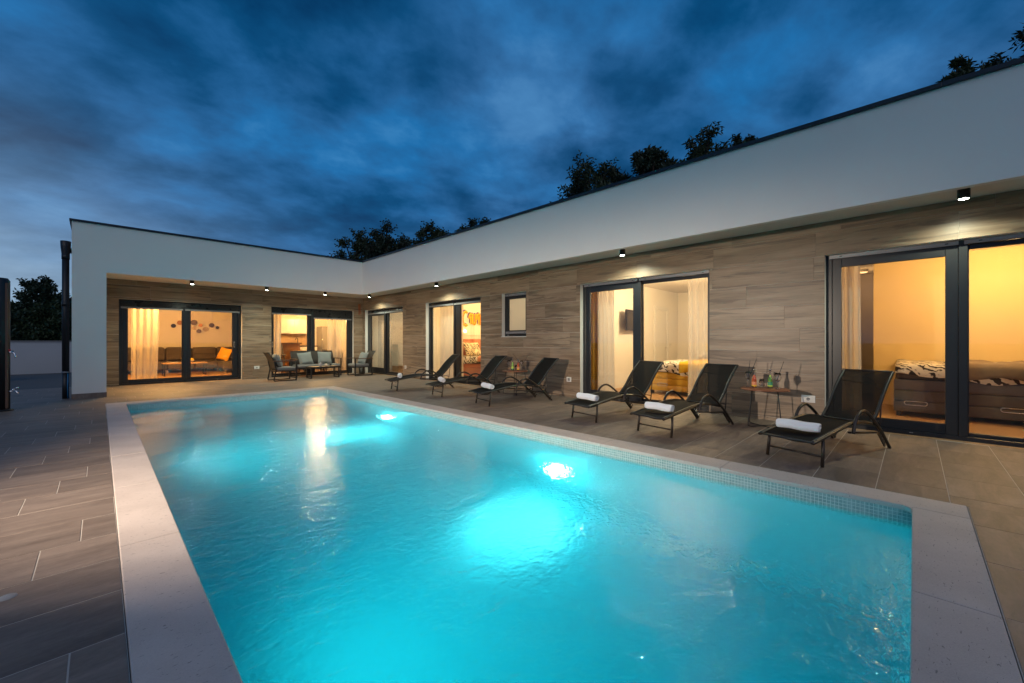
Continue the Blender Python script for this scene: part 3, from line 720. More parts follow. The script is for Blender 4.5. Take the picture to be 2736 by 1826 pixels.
room_box('bathroom', XI, 9.6, 5.9, 8.05, M_wallw, skip=('x0',))
room_box('bedroom_three', XI, 11.4, 8.12, 11.30, M_cream, skip=('x0',))
room_box('side_room', XI, 11.0, 11.55, 15.36, M_cream, skip=('x0',))
room_box('living_room', -0.06, XW+0.24, YI, 21.6, M_cream, skip=('y0',))
MB().box(8.0, 12.6, 0.54, 0.58, 0, 0.01).build('threshold', M_ifloor, house, world=True)

def ceiling_lamp(loc, power, col, label, r=0.16, em=3.0, soft=0.14):
    o = empty('ceiling_lamp', (loc[0], loc[1], 2.78), 0, label, 'ceiling lamp', 'ceiling lamps of the rooms')
    MB().lathe([(0.001, 0), (r, 0), (r, -0.05), (r*0.94, -0.06)], n=24).build('housing', M_white, o)
    MB().lathe([(r*0.94, -0.058), (r*0.6, -0.075), (0.001, -0.08)], n=24).build('diffuser', emis('lamp_diffuser_%s' % label[:12], col, em), o)
    light('room_lamp', 'POINT', (loc[0], loc[1], loc[2]), power, col, shadow_soft_size=soft)
    return o
ceiling_lamp((9.3, -1.0, 2.45), 122, (1.0, 0.59, 0.23), 'round ceiling lamp of the orange lit bedroom')
ceiling_lamp((9.6, 3.6, 2.45), 230, (1.0, 0.69, 0.36), 'round ceiling lamp above the yellow bed')
ceiling_lamp((8.6, 7.0, 2.4), 30, (1.0, 0.80, 0.52), 'round ceiling lamp behind the frosted small window')
ceiling_lamp((9.4, 9.6, 2.45), 165, (1.0, 0.66, 0.30), 'round ceiling lamp above the red bed')
ceiling_lamp((9.3, 13.4, 2.45), 52, (1.0, 0.78, 0.52), 'round ceiling lamp of the dimly lit corner room')
ceiling_lamp((1.5, 16.3, 2.58), 640, (1.0, 0.49, 0.13), 'round ceiling lamp just inside the living room door', soft=0.2)
ceiling_lamp((11.7, 0.79, 2.5), 5, (1.0, 0.55, 0.2), 'small ceiling lamp in the niche beside the air conditioner', r=0.09)  # extra lamp, put in to lighten the dark niche

def curtain(name, p0, p1, z0, z1, m, label, amp=0.045, waves=7, flare=0.0, seed=1):
    """hanging cloth between two plan points with folds; flare spreads the hem"""
    rnd = random.Random(seed); n = waves*10; rows = []
    p0, p1 = Vector((*p0, 0)), Vector((*p1, 0)); t = p1-p0; nrm = Vector((-t.y, t.x, 0)).normalized()
    ph = [rnd.uniform(-0.5, 0.5) for _ in range(waves+2)]
    for k in range(9):
        f = k/8; row = []
        for i in range(n+1):
            u = i/n; w = math.sin(2*math.pi*(u*waves + ph[int(u*waves)]*0.15*f))*amp*(0.75+0.5*f) + 0.3*amp*math.sin(9*u+3*f)
            uu = u*(1+flare*f*f*(0.7+0.3*math.sin(u*5+1)))
            q = p0 + t*uu + nrm*w; row.append((q.x, q.y, z1-(z1-z0)*f))
        rows.append(row)
    o = MB().sheet(rows).build(name, m, None)
    return tag(o, label, 'curtain')
M_sheer = sheer_mat('sheer_voile', (0.80, 0.74, 0.68), 0.45)
M_sheerd = sheer_mat('dense_voile', (0.84, 0.78, 0.70), 0.12)
M_ochrec = pbr('ochre_curtain_cloth', (0.45, 0.24, 0.03), 0.9, var=0.1, vscale=12)
curtain('curtain', (0.62, YI+0.14), (1.22, YI+0.14), 0.02, 2.6, M_sheer, 'sheer curtain hanging at the left of the living room door', waves=4, amp=0.035, flare=-0.12, seed=3)
curtain('curtain', (3.06, YI+0.14), (3.42, YI+0.14), 0.02, 2.6, M_sheerd, 'narrow gathered curtain at the right of the living room door', waves=4, seed=4)
curtain('curtain', (4.1, YI+0.14), (4.46, YI+0.14), 0.02, 2.6, M_sheerd, 'gathered curtain at the left of the kitchen door', waves=3, seed=5)
curtain('curtain', (6.05, YI+0.14), (6.95, YI+0.14), 0.02, 2.6, M_sheer, 'sheer curtain in front of the dining chairs of the kitchen', waves=5, seed=6)
curtain('curtain', (XI+0.12, 14.95), (XI+0.12, 13.85), 0.02, 2.6, M_sheer, 'greyish curtain in the dim room of the inner corner', waves=4, seed=7)
curtain('curtain', (XI+0.12, 10.80), (XI+0.12, 9.62), 0.02, 2.6, M_sheerd, 'drawn pale curtain covering half the red bedroom door', waves=6, seed=8)
curtain('curtain', (XI+0.22, 5.36), (XI+0.32, 4.98), 0.02, 2.6, M_ochrec, 'ochre curtain gathered beside the television', waves=3, amp=0.03, seed=9)
curtain('curtain', (XI+0.12, 4.93), (XI+0.12, 4.52), 0.02, 2.6, M_sheerd, 'pale curtain in front of the ochre one', waves=4, flare=0.12, seed=10)
curtain('curtain', (XI+0.12, 2.98), (XI+0.12, 2.52), 0.02, 2.6, M_sheer, 'sheer curtain at the right of the yellow bed', waves=4, seed=11)
curtain('curtain', (XI+0.12, 0.84), (XI+0.16, 0.55), 0.02, 2.6, M_sheerd, 'pale curtain gathered at the left of the orange lit bedroom', waves=3, flare=0.12, seed=12)

# ---------------------------------------------------------------- beds
def soft_box(name, x0, x1, y0, y1, z0, z1, m, parent, r=0.05):
    o = MB().box(x0, x1, y0, y1, z0, z1).build(name, m, parent)
    b = o.modifiers.new('round', 'BEVEL'); b.width = r; b.segments = 3
    o.data.polygons.foreach_set('use_smooth', [True]*len(o.data.polygons))
    return o
def drape(name, x0, x1, y0, y1, ztop, drop, m, parent, seed=0, front=True, cat=None, label=None):
    """cloth lying on a bed top and falling over its front edge (x0 side)"""
    rnd = random.Random(seed); rows = []; ny = 28
    prof = [(x0-0.028, ztop-drop), (x0-0.034, ztop-drop*0.6), (x0-0.026, ztop-drop*0.25), (x0-0.006, ztop-0.01), (x0+0.05, ztop+0.012)] + [(x0+0.05+(x1-x0-0.05)*i/10, ztop+0.014) for i in range(1, 11)]
    ph = [rnd.uniform(0, 6.3) for _ in range(5)]
    for i, (x, z) in enumerate(prof):
        row = []
        for j in range(ny+1):
            y = y0+(y1-y0)*j/ny
            w = 0.010*math.sin(13*y+ph[0]+i*0.3)+0.012*math.sin(5.3*y+2.1*x+ph[1])+0.006*math.sin(31*y+ph[2])
            dz = w*(0.9 if i > 4 else 0.25) - (0.05*math.sin(3.1*y+ph[3])+0.02*math.sin(9*y+ph[4]) if i == 0 else 0)
            row.append((x-(abs(w)*1.5 if i < 3 else 0), y, z+dz))
        rows.append(row)
    o = MB().sheet(rows).build(name, m, parent); sd = o.modifiers.new('t', 'SOLIDIFY'); sd.thickness = 0.012; sd.offset = 1
    return o
M_leafc = leaf_print_mat('palm_leaf_bedding', (0.80, 0.73, 0.62), (0.040, 0.030, 0.026))
M_mustard = pbr('mustard_upholstery', (0.55, 0.30, 0.025), 0.85, var=0.12, vscale=5, bump=0.2, bscale=220)
M_throw = pbr('mustard_throw', (0.72, 0.42, 0.03), 0.95, var=0.12, vscale=8, bump=0.4, bscale=150)
M_brown = pbr('taupe_upholstery', (0.105, 0.078, 0.058), 0.85, var=0.18, vscale=5, bump=0.2, bscale=220)
M_fur = pbr('taupe_fleece', (0.20, 0.14, 0.09), 0.95, var=0.2, vscale=9, bump=0.5, bscale=120, sheen=0.3)
M_red = pbr('terracotta_upholstery', (0.50, 0.16, 0.085), 0.85, var=0.15, vscale=4, bump=0.2, bscale=220)
M_matt = pbr('dark_mattress', (0.07, 0.05, 0.045), 0.9, var=0.1)
def bed(x0, x1, y0, y1, h, m, lab, label_cover, handles, headboard=None):
    """box bed seen from its front (x0) side with tufted rows and drawer handles"""
    o = empty('bed', ((x0+x1)/2, (y0+y1)/2, 0), 0, lab, 'bed'); L = o.location
    X0, X1, Y0, Y1 = x0-L.x, x1-L.x, y0-L.y, y1-L.y
    hb = h*0.70; n = 3
    for i in range(n):
        za, zb = 0.075+(hb-0.075)*i/n, 0.075+(hb-0.075)*(i+1)/n
        soft_box('base_panel', X0, X1, Y0, Y1, za+0.004, zb-0.001, m, o, 0.016)
    ft = MB()
    for sx in (X0+0.06, X1-0.06):
        for sy in (Y0+0.06, Y1-0.06): ft.box(sx-0.03, sx+0.03, sy-0.03, sy+0.03, 0.004, 0.078)
    ft.build('foot', M_black, o)
    soft_box('mattress', X0+0.02, X1-0.02, Y0+0.02, Y1-0.02, hb+0.001, h, M_matt, o, 0.05)
    for (hy, w) in handles:
        hm = MB(); pts = [(X0-0.008, hy-L.y-w/2+0.03*(1-math.cos(a))*0+0.03*math.cos(a)+0.0, 0.22+0.03*math.sin(a)) for a in [R(90)+R(180)*k/8 for k in range(9)]]
        pts += [(X0-0.008, hy-L.y+w/2+0.03*math.cos(a), 0.22+0.03*math.sin(a)) for a in [R(-90)+R(180)*k/8 for k in range(9)]]
        hm.tube(pts+[pts[0]], 0.008, 6); hm.build('drawer_handle', M_chrome, o)
    drape('bedspread', X0+0.02, X1-0.02, Y0+0.02, Y1-0.02, h, 0.21, M_leafc, o, seed=int(x0*10), )
    if headboard:
        for k in range(6):
            w = (x1-x0+0.5)/6
            soft_box('headboard_panel', X0-0.1+w*k+0.004, X0-0.1+w*(k+1)-0.004, Y1+0.005, Y1+0.095, 0.02, headboard, m, o, 0.02)
    return o
bed(9.12, 11.2, -2.3, 0.235, 0.845, M_brown, 'taupe bed with drawer handles, leaf print bedding and fleece throw', '', [(-0.02, 0.20), (-1.02, 0.20)])
tag(drape('throw_blanket', 9.10, 10.9, -1.30, -0.42, 0.872, 0.26, M_fur, None, seed=4), 'taupe fleece throw hanging over the bed in the orange lit bedroom', 'blanket')
bed(9.10, 11.1, 2.35, 4.45, 0.72, M_mustard, 'mustard yellow bed with leaf print bedding', '', [(4.12, 0.17), (3.1, 0.17)])
tag(drape('throw_blanket', 9.08, 10.6, 2.75, 3.72, 0.75, 0.20, M_throw, None, seed=6), 'bright mustard throw hanging over the yellow bed', 'blanket')
bed(8.55, 10.6, 9.25, 11.14, 0.70, M_red, 'terracotta red bed with tall panelled headboard', '', [], 1.30)
M_leafb = leaf_print_mat('palm_leaf_cushion', (0.80, 0.66, 0.42), (0.06, 0.045, 0.035))
def pillow_mesh(w, h, t, n=10):
    rows_a, rows_b = [], []
    for i in range(n+1):
        a, b_ = [], []
        for j in range(n+1):
            u, v = -1+2*i/n, -1+2*j/n; k = max(0.0, (1-u**4)*(1-v**4))**0.5
            pin = 1-0.07*(1-abs(u))*abs(v)**3-0.0; pin2 = 1-0.07*(1-abs(v))*abs(u)**3
            x, z = u*w/2*pin2*1.0, v*h/2*pin
            y = t/2*k*(1+0.06*math.sin(5*u+3*v))
            a.append((x, -y, z)); b_.append((x, y, z))
        rows_a.append(a); rows_b.append(b_[::-1])
    return rows_a, rows_b
def pillow(name, w, h, t, m, loc, rot, label=None, cat='cushion', group=None, parent=None):
    mb = MB(); a, b_ = pillow_mesh(w, h, t); mb.sheet(a); mb.sheet(b_)
    o = mb.build(name, m, parent); o.location = loc; o.rotation_euler = rot
    if label: tag(o, label, cat, group)
    return o
pillow('pillow', 0.75, 0.5, 0.2, M_leafb, (9.05, 10.86, 0.95), (R(-22), 0, R(6)), 'leaf print pillow leaning at the left of the red headboard')
pillow('pillow', 0.75, 0.5, 0.2, M_leafb, (9.9, 10.86, 0.95), (R(-22), 0, R(-4)), 'leaf print pillow leaning at the right of the red headboard')
tag(drape('throw_blanket', 8.53, 9.4, 9.35, 9.95, 0.735, 0.20, M_red, None, seed=9), 'terracotta blanket over the front of the red bed', 'blanket')

# ---------------------------------------------------------------- orange lit bedroom: wall of the wardrobe niche and air conditioner
MB().box(10.6, 10.68, -4.5, 0.56, 0.0, 2.779).build('room_wall', M_yellow, house, world=True)
ac = empty('air_conditioner', (10.2, 1.0, 2.18), 0, 'split air conditioner high on the wall behind the pale curtain', 'air conditioner')
MB().box(-0.40, 0.40, -0.19, 0.0, -0.14, 0.14).build('cabinet', M_white, ac, bevel=0.03)
MB().box(-0.36, 0.36, -0.195, -0.188, -0.12, -0.085).build('louvre', M_greyp, ac)
# ---------------------------------------------------------------- bedroom with the yellow bed
tv = empty('television', (9.92, 5.30, 1.77), R(4), 'dark flat television on the wall of the yellow bedroom', 'television')
MB().box(-0.42, 0.42, -0.025, 0.02, -0.27, 0.27).build('screen_body', M_black, tv, bevel=0.008)
MB().box(-0.40, 0.40, -0.029, -0.026, -0.25, 0.25).build('screen', pbr('dark_screen', (0.02, 0.014, 0.01), 0.2), tv)
MB().box(-0.10, 0.10, 0.02, 0.15, -0.08, 0.08).build('bracket', M_black, tv)
dr = empty('interior_door', (11.95, 5.455, 0), 0, 'white interior door in a white casing behind the yellow bed', 'door')
MB().box(-0.38, 0.38, -0.012, 0.002, 0.005, 2.16).build('leaf', M_white, dr)
f = MB(); f.box(-0.48, -0.381, -0.035, 0.002, 0, 2.26); f.box(0.381, 0.48, -0.035, 0.002, 0, 2.26); f.box(-0.381, 0.381, -0.035, 0.002, 2.161, 2.26); f.build('casing', M_white, dr, bevel=0.004)
MB().tube([(0.30, -0.012, 1.02), (0.30, -0.06, 1.02), (0.18, -0.06, 1.02)], 0.01, 6).build('handle', M_chrome, dr)
sh = empty('wall_shelf', (12.9, 4.25, 0.92), 0, 'white floating shelf with a drawer behind the yellow bed', 'shelf')
MB().box(-0.30, 0.28, -0.65, 0.55, 0, 0.03).build('board', M_white, sh, bevel=0.004); MB().box(-0.28, 0.28, -0.62, 0.52, -0.16, -0.002).build('drawer', M_white, sh, bevel=0.004)
gb_ = empty('gift_box', (12.75, 4.35, 0.951), R(15), 'small golden box standing on the white floating shelf', 'box')
MB().box(-0.09, 0.09, -0.07, 0.07, 0, 0.17).build('body', pbr('gold_card', (0.7, 0.45, 0.08), 0.35, metal=0.5), gb_, bevel=0.004)
MB().box(-0.095, 0.095, -0.075, 0.075, 0.171, 0.20).build('lid', pbr('dull_gold_card', (0.55, 0.36, 0.10), 0.4, metal=0.4), gb_, bevel=0.003)
swi = empty('light_switch', (12.62, 5.45, 1.12), 0, 'white light switch beside the white interior door', 'switch')
MB().box(-0.04, 0.04, -0.012, 0.002, -0.04, 0.04).build('plate', M_white, swi, bevel=0.003); MB().box(-0.02, 0.02, -0.017, -0.0121, -0.025, 0.025).build('rocker', M_white, swi)
# ---------------------------------------------------------------- red bedroom: graffiti on the wall, reading lamp
gr = empty('wall_graffiti', (9.75, 11.275, 2.02), 0, 'colourful graffiti lettering on the wall above the red headboard', 'wall art')
M_gy, M_gr, M_gp = pbr('graffiti_yellow', (0.85, 0.50, 0.02), 0.7), pbr('graffiti_red', (0.70, 0.10, 0.03), 0.7), pbr('graffiti_purple', (0.10, 0.05, 0.22), 0.7)
def arc(cx, cz, rx, rz, a0, a1, n=12): return [(cx+rx*math.cos(R(a0+(a1-a0)*i/n)), cz+rz*math.sin(R(a0+(a1-a0)*i/n))) for i in range(n+1)]
strokes = {'C': [arc(0, 0, .26, .27, 60, 300)], 'r': [[(.33, -.2), (.33, .18)], arc(.47, .02, .14, .16, 180, 55)], 'u': [[(.66, .2), (.66, -.02)] + arc(.78, -.05, .12, .15, 180, 360) + [(.90, .2)], [(.90, .2), (.93, -.22)]],
           'n': [[(1.06, -.2), (1.06, .2)], arc(1.2, .0, .14, .2, 180, 0) + [(1.35, -.22)]], 's': [[(1.75, .18)] + arc(1.62, .1, .12, .1, 60, 240, 6) + arc(1.64, -.1, .13, .11, 90, -120, 6)]}
def paint(mb, w, dy, dx=0, dz=0, only=None):
    cnt = [0]
    for k, ss in strokes.items():
        for s_ in ss:
            pts = smooth_path([(x*0.50-0.66+dx, dy, z*0.9+dz) for x, z in s_], 3) if len(s_) > 2 else [Vector((x*0.62-0.62+dx, dy, z*0.85+dz)) for x, z in s_]
            for p, q in zip(pts[:-1], pts[1:]):
                cnt[0] += 1; p = p-Vector((0, cnt[0]*0.00006, 0)); q = q-Vector((0, cnt[0]*0.00006, 0))
                d = (q-p); d.normalize(); e = Vector((d.z, 0, -d.x))*w
                mb.add([p-e-d*w*.3, p+e-d*w*.3, q+e+d*w*.3, q-e+d*w*.3], [(0, 1, 2, 3)])
for nm, w, dy, mt, dx, dz in (('purple_outline', .046, 0.006, M_gp, -.045, .03), ('yellow_letters', .046, 0.0, M_gy, 0, 0), ('red_stroke', .011, -0.006, M_gr, .008, -.012)):
    mb = MB(); paint(mb, w, dy, dx, dz); mb.build(nm, mt, gr)
wl = empty('reading_lamp', (9.02, 11.22, 1.56), 0, 'small lit reading lamp on the wall under the graffiti', 'lamp')
MB().lathe([(0.001, -0.05), (0.05, -0.05), (0.05, -0.03), (0.001, -0.03)], n=14).build('mount', M_white, wl); MB().lathe([(0.001, -0.03), (0.035, -0.012), (0.045, 0.02), (0.03, 0.05), (0.001, 0.062)], n=14).build('bulb', emis('warm_bulb', (1.0, 0.74, 0.42), 18), wl)
MB().box(8.3, 11.35, 11.268, 11.298, 1.44, 1.47).build('wall_ledge', M_wallw, house, world=True)
# ---------------------------------------------------------------- dim corner room
cbn = empty('sideboard', (9.3, 15.0, 0), 0, 'cream sideboard against the wall of the dim corner room', 'sideboard')
MB().box(-0.9, 1.2, -0.25, 0.30, 0.22, 1.10).build('body', M_cream, cbn, bevel=0.01)
for k in range(3): MB().box(-0.88+0.69*k, -0.21+0.69*k, -0.268, -0.251, 0.25, 1.07).build('door', M_cream, cbn, bevel=0.004)
MB().box(-0.85, 1.15, -0.2, 0.28, 0.004, 0.218).build('plinth', pbr('light_oak', (0.45, 0.30, 0.17), 0.5), cbn)
pd = empty('reflection_bulbs', (8.55, 14.2, 2.78), 0, 'two small globe bulbs added for a reflection at the dim corner room', 'lamp')  # bulbs added to stand for the lamp reflection in this door's glass
for k, (dx, dz) in enumerate(((0.0, -0.86), (0.22, -0.83))):
    MB().tube([(dx, 0, 0), (dx, 0, dz+0.05)], 0.004, 5).build('cord', M_black, pd)
    g = MB().lathe([(0.001, -0.05), (0.035, -0.035), (0.05, 0), (0.035, 0.035), (0.001, 0.05)], n=14).build('globe', emis('warm_globe', (1.0, 0.70, 0.36), 16), pd); g.location = (dx, 0, dz)

# ---------------------------------------------------------------- living room
M_sofa = pbr('grey_brown_sofa_fabric', (0.085, 0.066, 0.052), 0.9, var=0.15, vscale=6, bump=0.2, bscale=200)
sf = empty('corner_sofa', (2.2, 20.7, 0), 0, 'grey brown corner sofa along the back wall of the living room', 'sofa')
for k in range(5):
    xa = -2.05+0.83*k
    soft_box('seat', xa+0.004, xa+0.826, -0.48, 0.40, 0.13, 0.44, M_sofa, sf, 0.05)
    bk = soft_box('back_cushion', xa+0.004, xa+0.826, 0.18, 0.60, 0.445, 0.99, M_sofa, sf, 0.10)
    MB().tube([(xa+0.06, 0.175, 0.72), (xa+0.77, 0.175, 0.72)], 0.008, 6).build('seam', M_black, sf)
soft_box('chaise', 1.15, 2.1, -1.75, -0.485, 0.13, 0.44, M_sofa, sf, 0.05)
soft_box('armrest', 1.68, 2.1, -1.78, -0.484, 0.445, 0.66, M_sofa, sf, 0.06)
fm = MB()
for x in (-1.9, -0.4, 1.2, 2.0):
    for y in (-0.4, 0.5): fm.box(x-0.03, x+0.03, y-0.03, y+0.03, 0.004, 0.128)
fm.box(1.2, 1.26, -1.7, -1.64, 0.004, 0.128); fm.box(1.98, 2.04, -1.7, -1.64, 0.004, 0.128)
fm.build('foot', M_chrome, sf)
pillow('cushion', 0.5, 0.5, 0.18, pbr('orange_cushion', (0.75, 0.36, 0.02), 0.9, var=0.08), (3.52, 19.75, 0.71), (R(-18), R(14), R(-50)), 'orange cushion on the right end of the corner sofa')
tb = empty('coffee_table', (2.15, 18.75, 0), 0, 'low coffee table with a thin metal frame in the living room', 'table')
M_oak = pbr('warm_oak', (0.42, 0.25, 0.12), 0.45, var=0.15, vscale=5)
MB().box(-0.62, 0.62, -0.33, 0.33, 0.425, 0.46).build('top', M_oak, tb, bevel=0.004)
for x in (-0.58, 0.58):
    m = MB(); m.bar((x, -0.3, 0.02), (x, 0.3, 0.02), .03, .03); m.bar((x, -0.3, 0.036), (x, -0.3, 0.424), .03, .03); m.bar((x, 0.3, 0.036), (x, 0.3, 0.424), .03, .03); m.build('leg', M_black, tb)
bw = empty('fruit_bowl', (2.25, 18.72, 0.461), 0, 'bowl heaped with yellow fruit on the low coffee table', 'bowl')
MB().lathe([(0.06, 0), (0.16, 0.04), (0.20, 0.07), (0.19, 0.072), (0.15, 0.045), (0.001, 0.015)], n=20).build('dish', M_white, bw)
for k in range(9):
    a = k*2.4; r = 0.05+0.011*k
    q = MB().lathe([(0.001, -0.045), (0.03, -0.034), (0.045, 0), (0.03, 0.034), (0.001, 0.045)], n=10).build('fruit', pbr('lemon_peel', (0.72, 0.50, 0.04), 0.5), bw); q.location = (r*math.cos(a), r*math.sin(a), 0.085+0.03*(k % 2))
pl_ = empty('plate', (1.83, 18.6, 0.461), 0, 'white plate beside the bowl of yellow fruit', 'plate')
MB().lathe([(0.001, 0.0), (0.09, 0.0), (0.15, 0.02), (0.148, 0.024), (0.09, 0.006), (0.001, 0.006)], n=24).build('dish', M_white, pl_)
discs = [(2.113, 1.858, .082, 'small black', (0.035, 0.03, 0.028)), (2.314, 1.991, .092, 'half orange half brown', (0.45, 0.20, 0.05)), (2.779, 2.017, .112, 'largest grey brown', (0.16, 0.12, 0.09)), (3.002, 1.907, .071, 'orange', (0.75, 0.33, 0.10)),
         (2.783, 1.792, .064, 'pale beige', (0.62, 0.47, 0.32)), (3.171, 1.749, .100, 'light patterned', (0.50, 0.40, 0.27)), (2.945, 1.655, .084, 'lowest grey', (0.20, 0.15, 0.12)), (3.386, 1.918, .098, 'brown patterned', (0.13, 0.10, 0.08)), (3.589, 1.82, .065, 'smallest black', (0.04, 0.032, 0.03))]
for x, z, r, nm, c in discs:
    d = empty('wall_disc', (x, 21.56, z), 0, nm + ' round disc of the wall decoration above the corner sofa', 'wall decoration', 'round discs on the living room wall')
    m = MB().lathe([(0.001, 0.03), (r-0.008, 0.03), (r, 0.022), (r, 0.0)], n=28, smooth=False); m.v = [(a, -cc, b_) for a, b_, cc in m.v]; m.build('face', pbr('disc_'+nm.replace(' ', '_'), c, 0.6, var=0.25, vscale=18), d)
    m = MB().lathe([(r, 0.0), (r+0.012, 0.0), (r+0.012, 0.018), (r, 0.018)], n=28); m.v = [(a, -cc, b_) for a, b_, cc in m.v]; m.build('rim', M_cream, d)

# ---------------------------------------------------------------- kitchen and dining corner
M_kwhite = pbr('white_kitchen_front', (0.80, 0.78, 0.74), 0.3, var=0.02)
M_walnut = pbr('walnut_front', (0.22, 0.095, 0.03), 0.5, var=0.2, vscale=5)
kw = empty('wall_cabinet', (5.68, 18.55, 1.54), 0, 'white wall cabinets with two rows of doors over the kitchen sink', 'cabinet')
MB().box(-0.56, 0.58, -0.15, 0.2, 0, 0.62).build('carcass', M_kwhite, kw)
for i in range(2):
    for j in range(2): MB().box(-0.56+0.57*i+.003, 0.01+0.57*i-.003, -0.172, -0.151, 0.31*j+.003, 0.31*(j+1)-.003).build('door', M_kwhite, kw, bevel=0.002)
for i in range(2): MB().box(-0.40+0.57*i, -0.14+0.57*i, -0.186, -0.173, 0.02, 0.03).build('handle', M_chrome, kw)
MB().box(4.7, XW+0.23, 18.78, 18.82, 0, 2.779).build('room_wall', M_cream, house, world=True)
MB().box(4.9, 6.45, 18.765, 18.779, 1.045, 1.54).build('backsplash', pbr('oak_backsplash', (0.52, 0.34, 0.18), 0.5, var=0.15), house, world=True)
kb = empty('kitchen_unit', (5.9, 18.4, 0), 0, 'white kitchen base unit with dark worktop and sink', 'kitchen unit')
MB().box(-0.8, 0.62, -0.25, 0.36, 0.1, 1.0).build('carcass', M_kwhite, kb); MB().box(-0.82, 0.64, -0.29, 0.36, 1.001, 1.04).build('worktop', pbr('dark_worktop', (0.05, 0.04, 0.035), 0.4), kb, bevel=0.003)
for i in range(3): MB().box(-0.8+0.473*i+.003, -0.8+0.473*(i+1)-.003, -0.272, -0.251, 0.11, 0.98).build('door', M_kwhite, kb, bevel=0.002); 
for i in range(3): MB().box(-0.7+0.473*i, -0.46+0.473*i, -0.286, -0.273, 0.90, 0.912).build('handle', M_chrome, kb)
fc = empty('kitchen_faucet', (5.9, 18.6, 1.041), 0, 'black arched kitchen faucet above the dark worktop', 'faucet')
MB().tube(smooth_path([(0, 0, 0), (0, 0, 0.20), (-0.01, -0.01, 0.29), (-0.06, -0.05, 0.325), (-0.11, -0.09, 0.29), (-0.12, -0.10, 0.25)], 4), 0.016, 8).build('spout', M_black, fc); MB().lathe([(0.001, 0), (0.035, 0), (0.03, 0.05), (0.001, 0.06)], n=12).build('base', M_black, fc); MB().tube([(0.02, 0, 0.05), (0.09, -0.02, 0.11)], 0.009, 6).build('lever', M_black, fc)
ki = empty('kitchen_island', (5.02, 17.6, 0), 0, 'walnut bar counter at the left of the kitchen', 'counter')
MB().box(-0.7, 0.55, -0.3, 0.3, 0.004, 1.12).build('body', M_walnut, ki); MB().box(-0.74, 0.60, -0.36, 0.34, 1.121, 1.17).build('top', pbr('dark_walnut_top', (0.12, 0.05, 0.02), 0.4), ki, bevel=0.004)
for i in range(2): MB().box(-0.68+0.62*i, -0.08+0.62*i, -0.316, -0.301, 0.05, 1.08).build('panel', M_walnut, ki, bevel=0.004)
fg = empty('refrigerator', (6.93, 18.45, 0), 0, 'tall grey refrigerator at the right of the kitchen', 'refrigerator')
MB().box(-0.22, 0.28, -0.3, 0.3, 0.03, 1.87).build('body', pbr('grey_appliance', (0.30, 0.29, 0.28), 0.35, metal=0.3), fg, bevel=0.008)
MB().box(-0.215, 0.275, -0.33, -0.301, 0.72, 1.86).build('upper_door', pbr('grey_appliance', (0.3,0.29,0.28)), fg, bevel=0.006); MB().box(-0.215, 0.275, -0.33, -0.301, 0.05, 0.71).build('lower_door', pbr('grey_appliance', (0.3,0.29,0.28)), fg, bevel=0.006); MB().tube([(-0.18, -0.36, 0.9), (-0.18, -0.36, 1.5)], 0.01, 6).build('handle', M_chrome, fg)
def pendant(x, y, z, label):
    o = empty('pendant_lamp', (x, y, 2.78), 0, label, 'lamp')
    MB().tube([(0, 0, 0), (0, 0, z-2.78+0.07)], 0.005, 5).build('cord', M_black, o)
    for k, (dx, dy) in enumerate(((0, 0), (0.10, 0.03), (-0.09, 0.04))):
        b_ = MB().lathe([(0.001, -0.05), (0.03, -0.035), (0.042, 0), (0.025, 0.04), (0.012, 0.07), (0.001, 0.075)], n=14).build('bulb', emis('bright_pendant_bulb', (1.0, 0.62, 0.26), 60), o); b_.location = (dx, dy, z-2.78)
    MB().lathe([(0.02, 0.06), (0.13, 0.075), (0.13, 0.085), (0.001, 0.10)], n=16).build('canopy', M_black, o).location = (0, 0, z-2.78)
    light('pendant_light', 'POINT', (x, y, z-0.1), 150, (1.0, 0.55, 0.20), shadow_soft_size=0.08)
pendant(6.12, 16.95, 2.21, 'brightly lit pendant with bare bulbs over the dining table')
dt = empty('dining_table', (6.2, 17.0, 0), 0, 'oak dining table under the bright pendant', 'table')
MB().box(-0.75, 0.75, -0.42, 0.42, 0.735, 0.775).build('top', M_oak, dt, bevel=0.005)
for x in (-0.66, 0.66):
    for y in (-0.34, 0.34): MB().bar((x, y, 0.004), (x*0.96, y*0.96, 0.734), 0.05, 0.05).build('leg', M_black, dt)
M_dgrey, M_dmus, M_dbei = pbr('grey_chair_fabric', (0.13, 0.11, 0.095), 0.9, var=0.1), pbr('mustard_chair_fabric', (0.60, 0.30, 0.02), 0.9, var=0.1), pbr('beige_chair_fabric', (0.42, 0.33, 0.24), 0.9, var=0.1)
def dining_chair(x, y, rz, m, label, zs=0.46):
    o = empty('dining_chair', (x, y, 0), rz, label, 'chair', 'upholstered chairs of the kitchen')
    soft_box('seat', -0.22, 0.22, -0.22, 0.22, zs-0.07, zs, m, o, 0.03)
    rows = []
    for i in range(7):
        f = i/6; zz = zs-0.02+0.44*f; w = 0.21*(1.05-0.25*f**3)
        rows.append([(w*u, 0.20+0.08*f-0.07*(u*u), zz) for u in [-1+2*j/8 for j in range(9)]])
    b_ = MB().sheet(rows).build('backrest', m, o, solid=0.04)
    for sx in (-0.19, 0.19):
        for sy in (-0.18, 0.18): MB().tube([(sx*1.15, sy*1.15, 0.004), (sx*0.8, sy*0.8, zs-0.07)], 0.013, 6).build('leg', M_black, o)
    return o
dining_chair(5.28, 16.35, R(160), M_dgrey, 'grey dining chair at the left of the dining table')
dining_chair(5.62, 16.72, R(90), M_dmus, 'mustard yellow dining chair at the head of the dining table')
dining_chair(5.85, 16.30, R(178), M_dgrey, 'grey dining chair with its back to the mullion of the kitchen door')
dining_chair(6.75, 17.6, R(-10), M_dgrey, 'grey dining chair on the far side of the dining table')
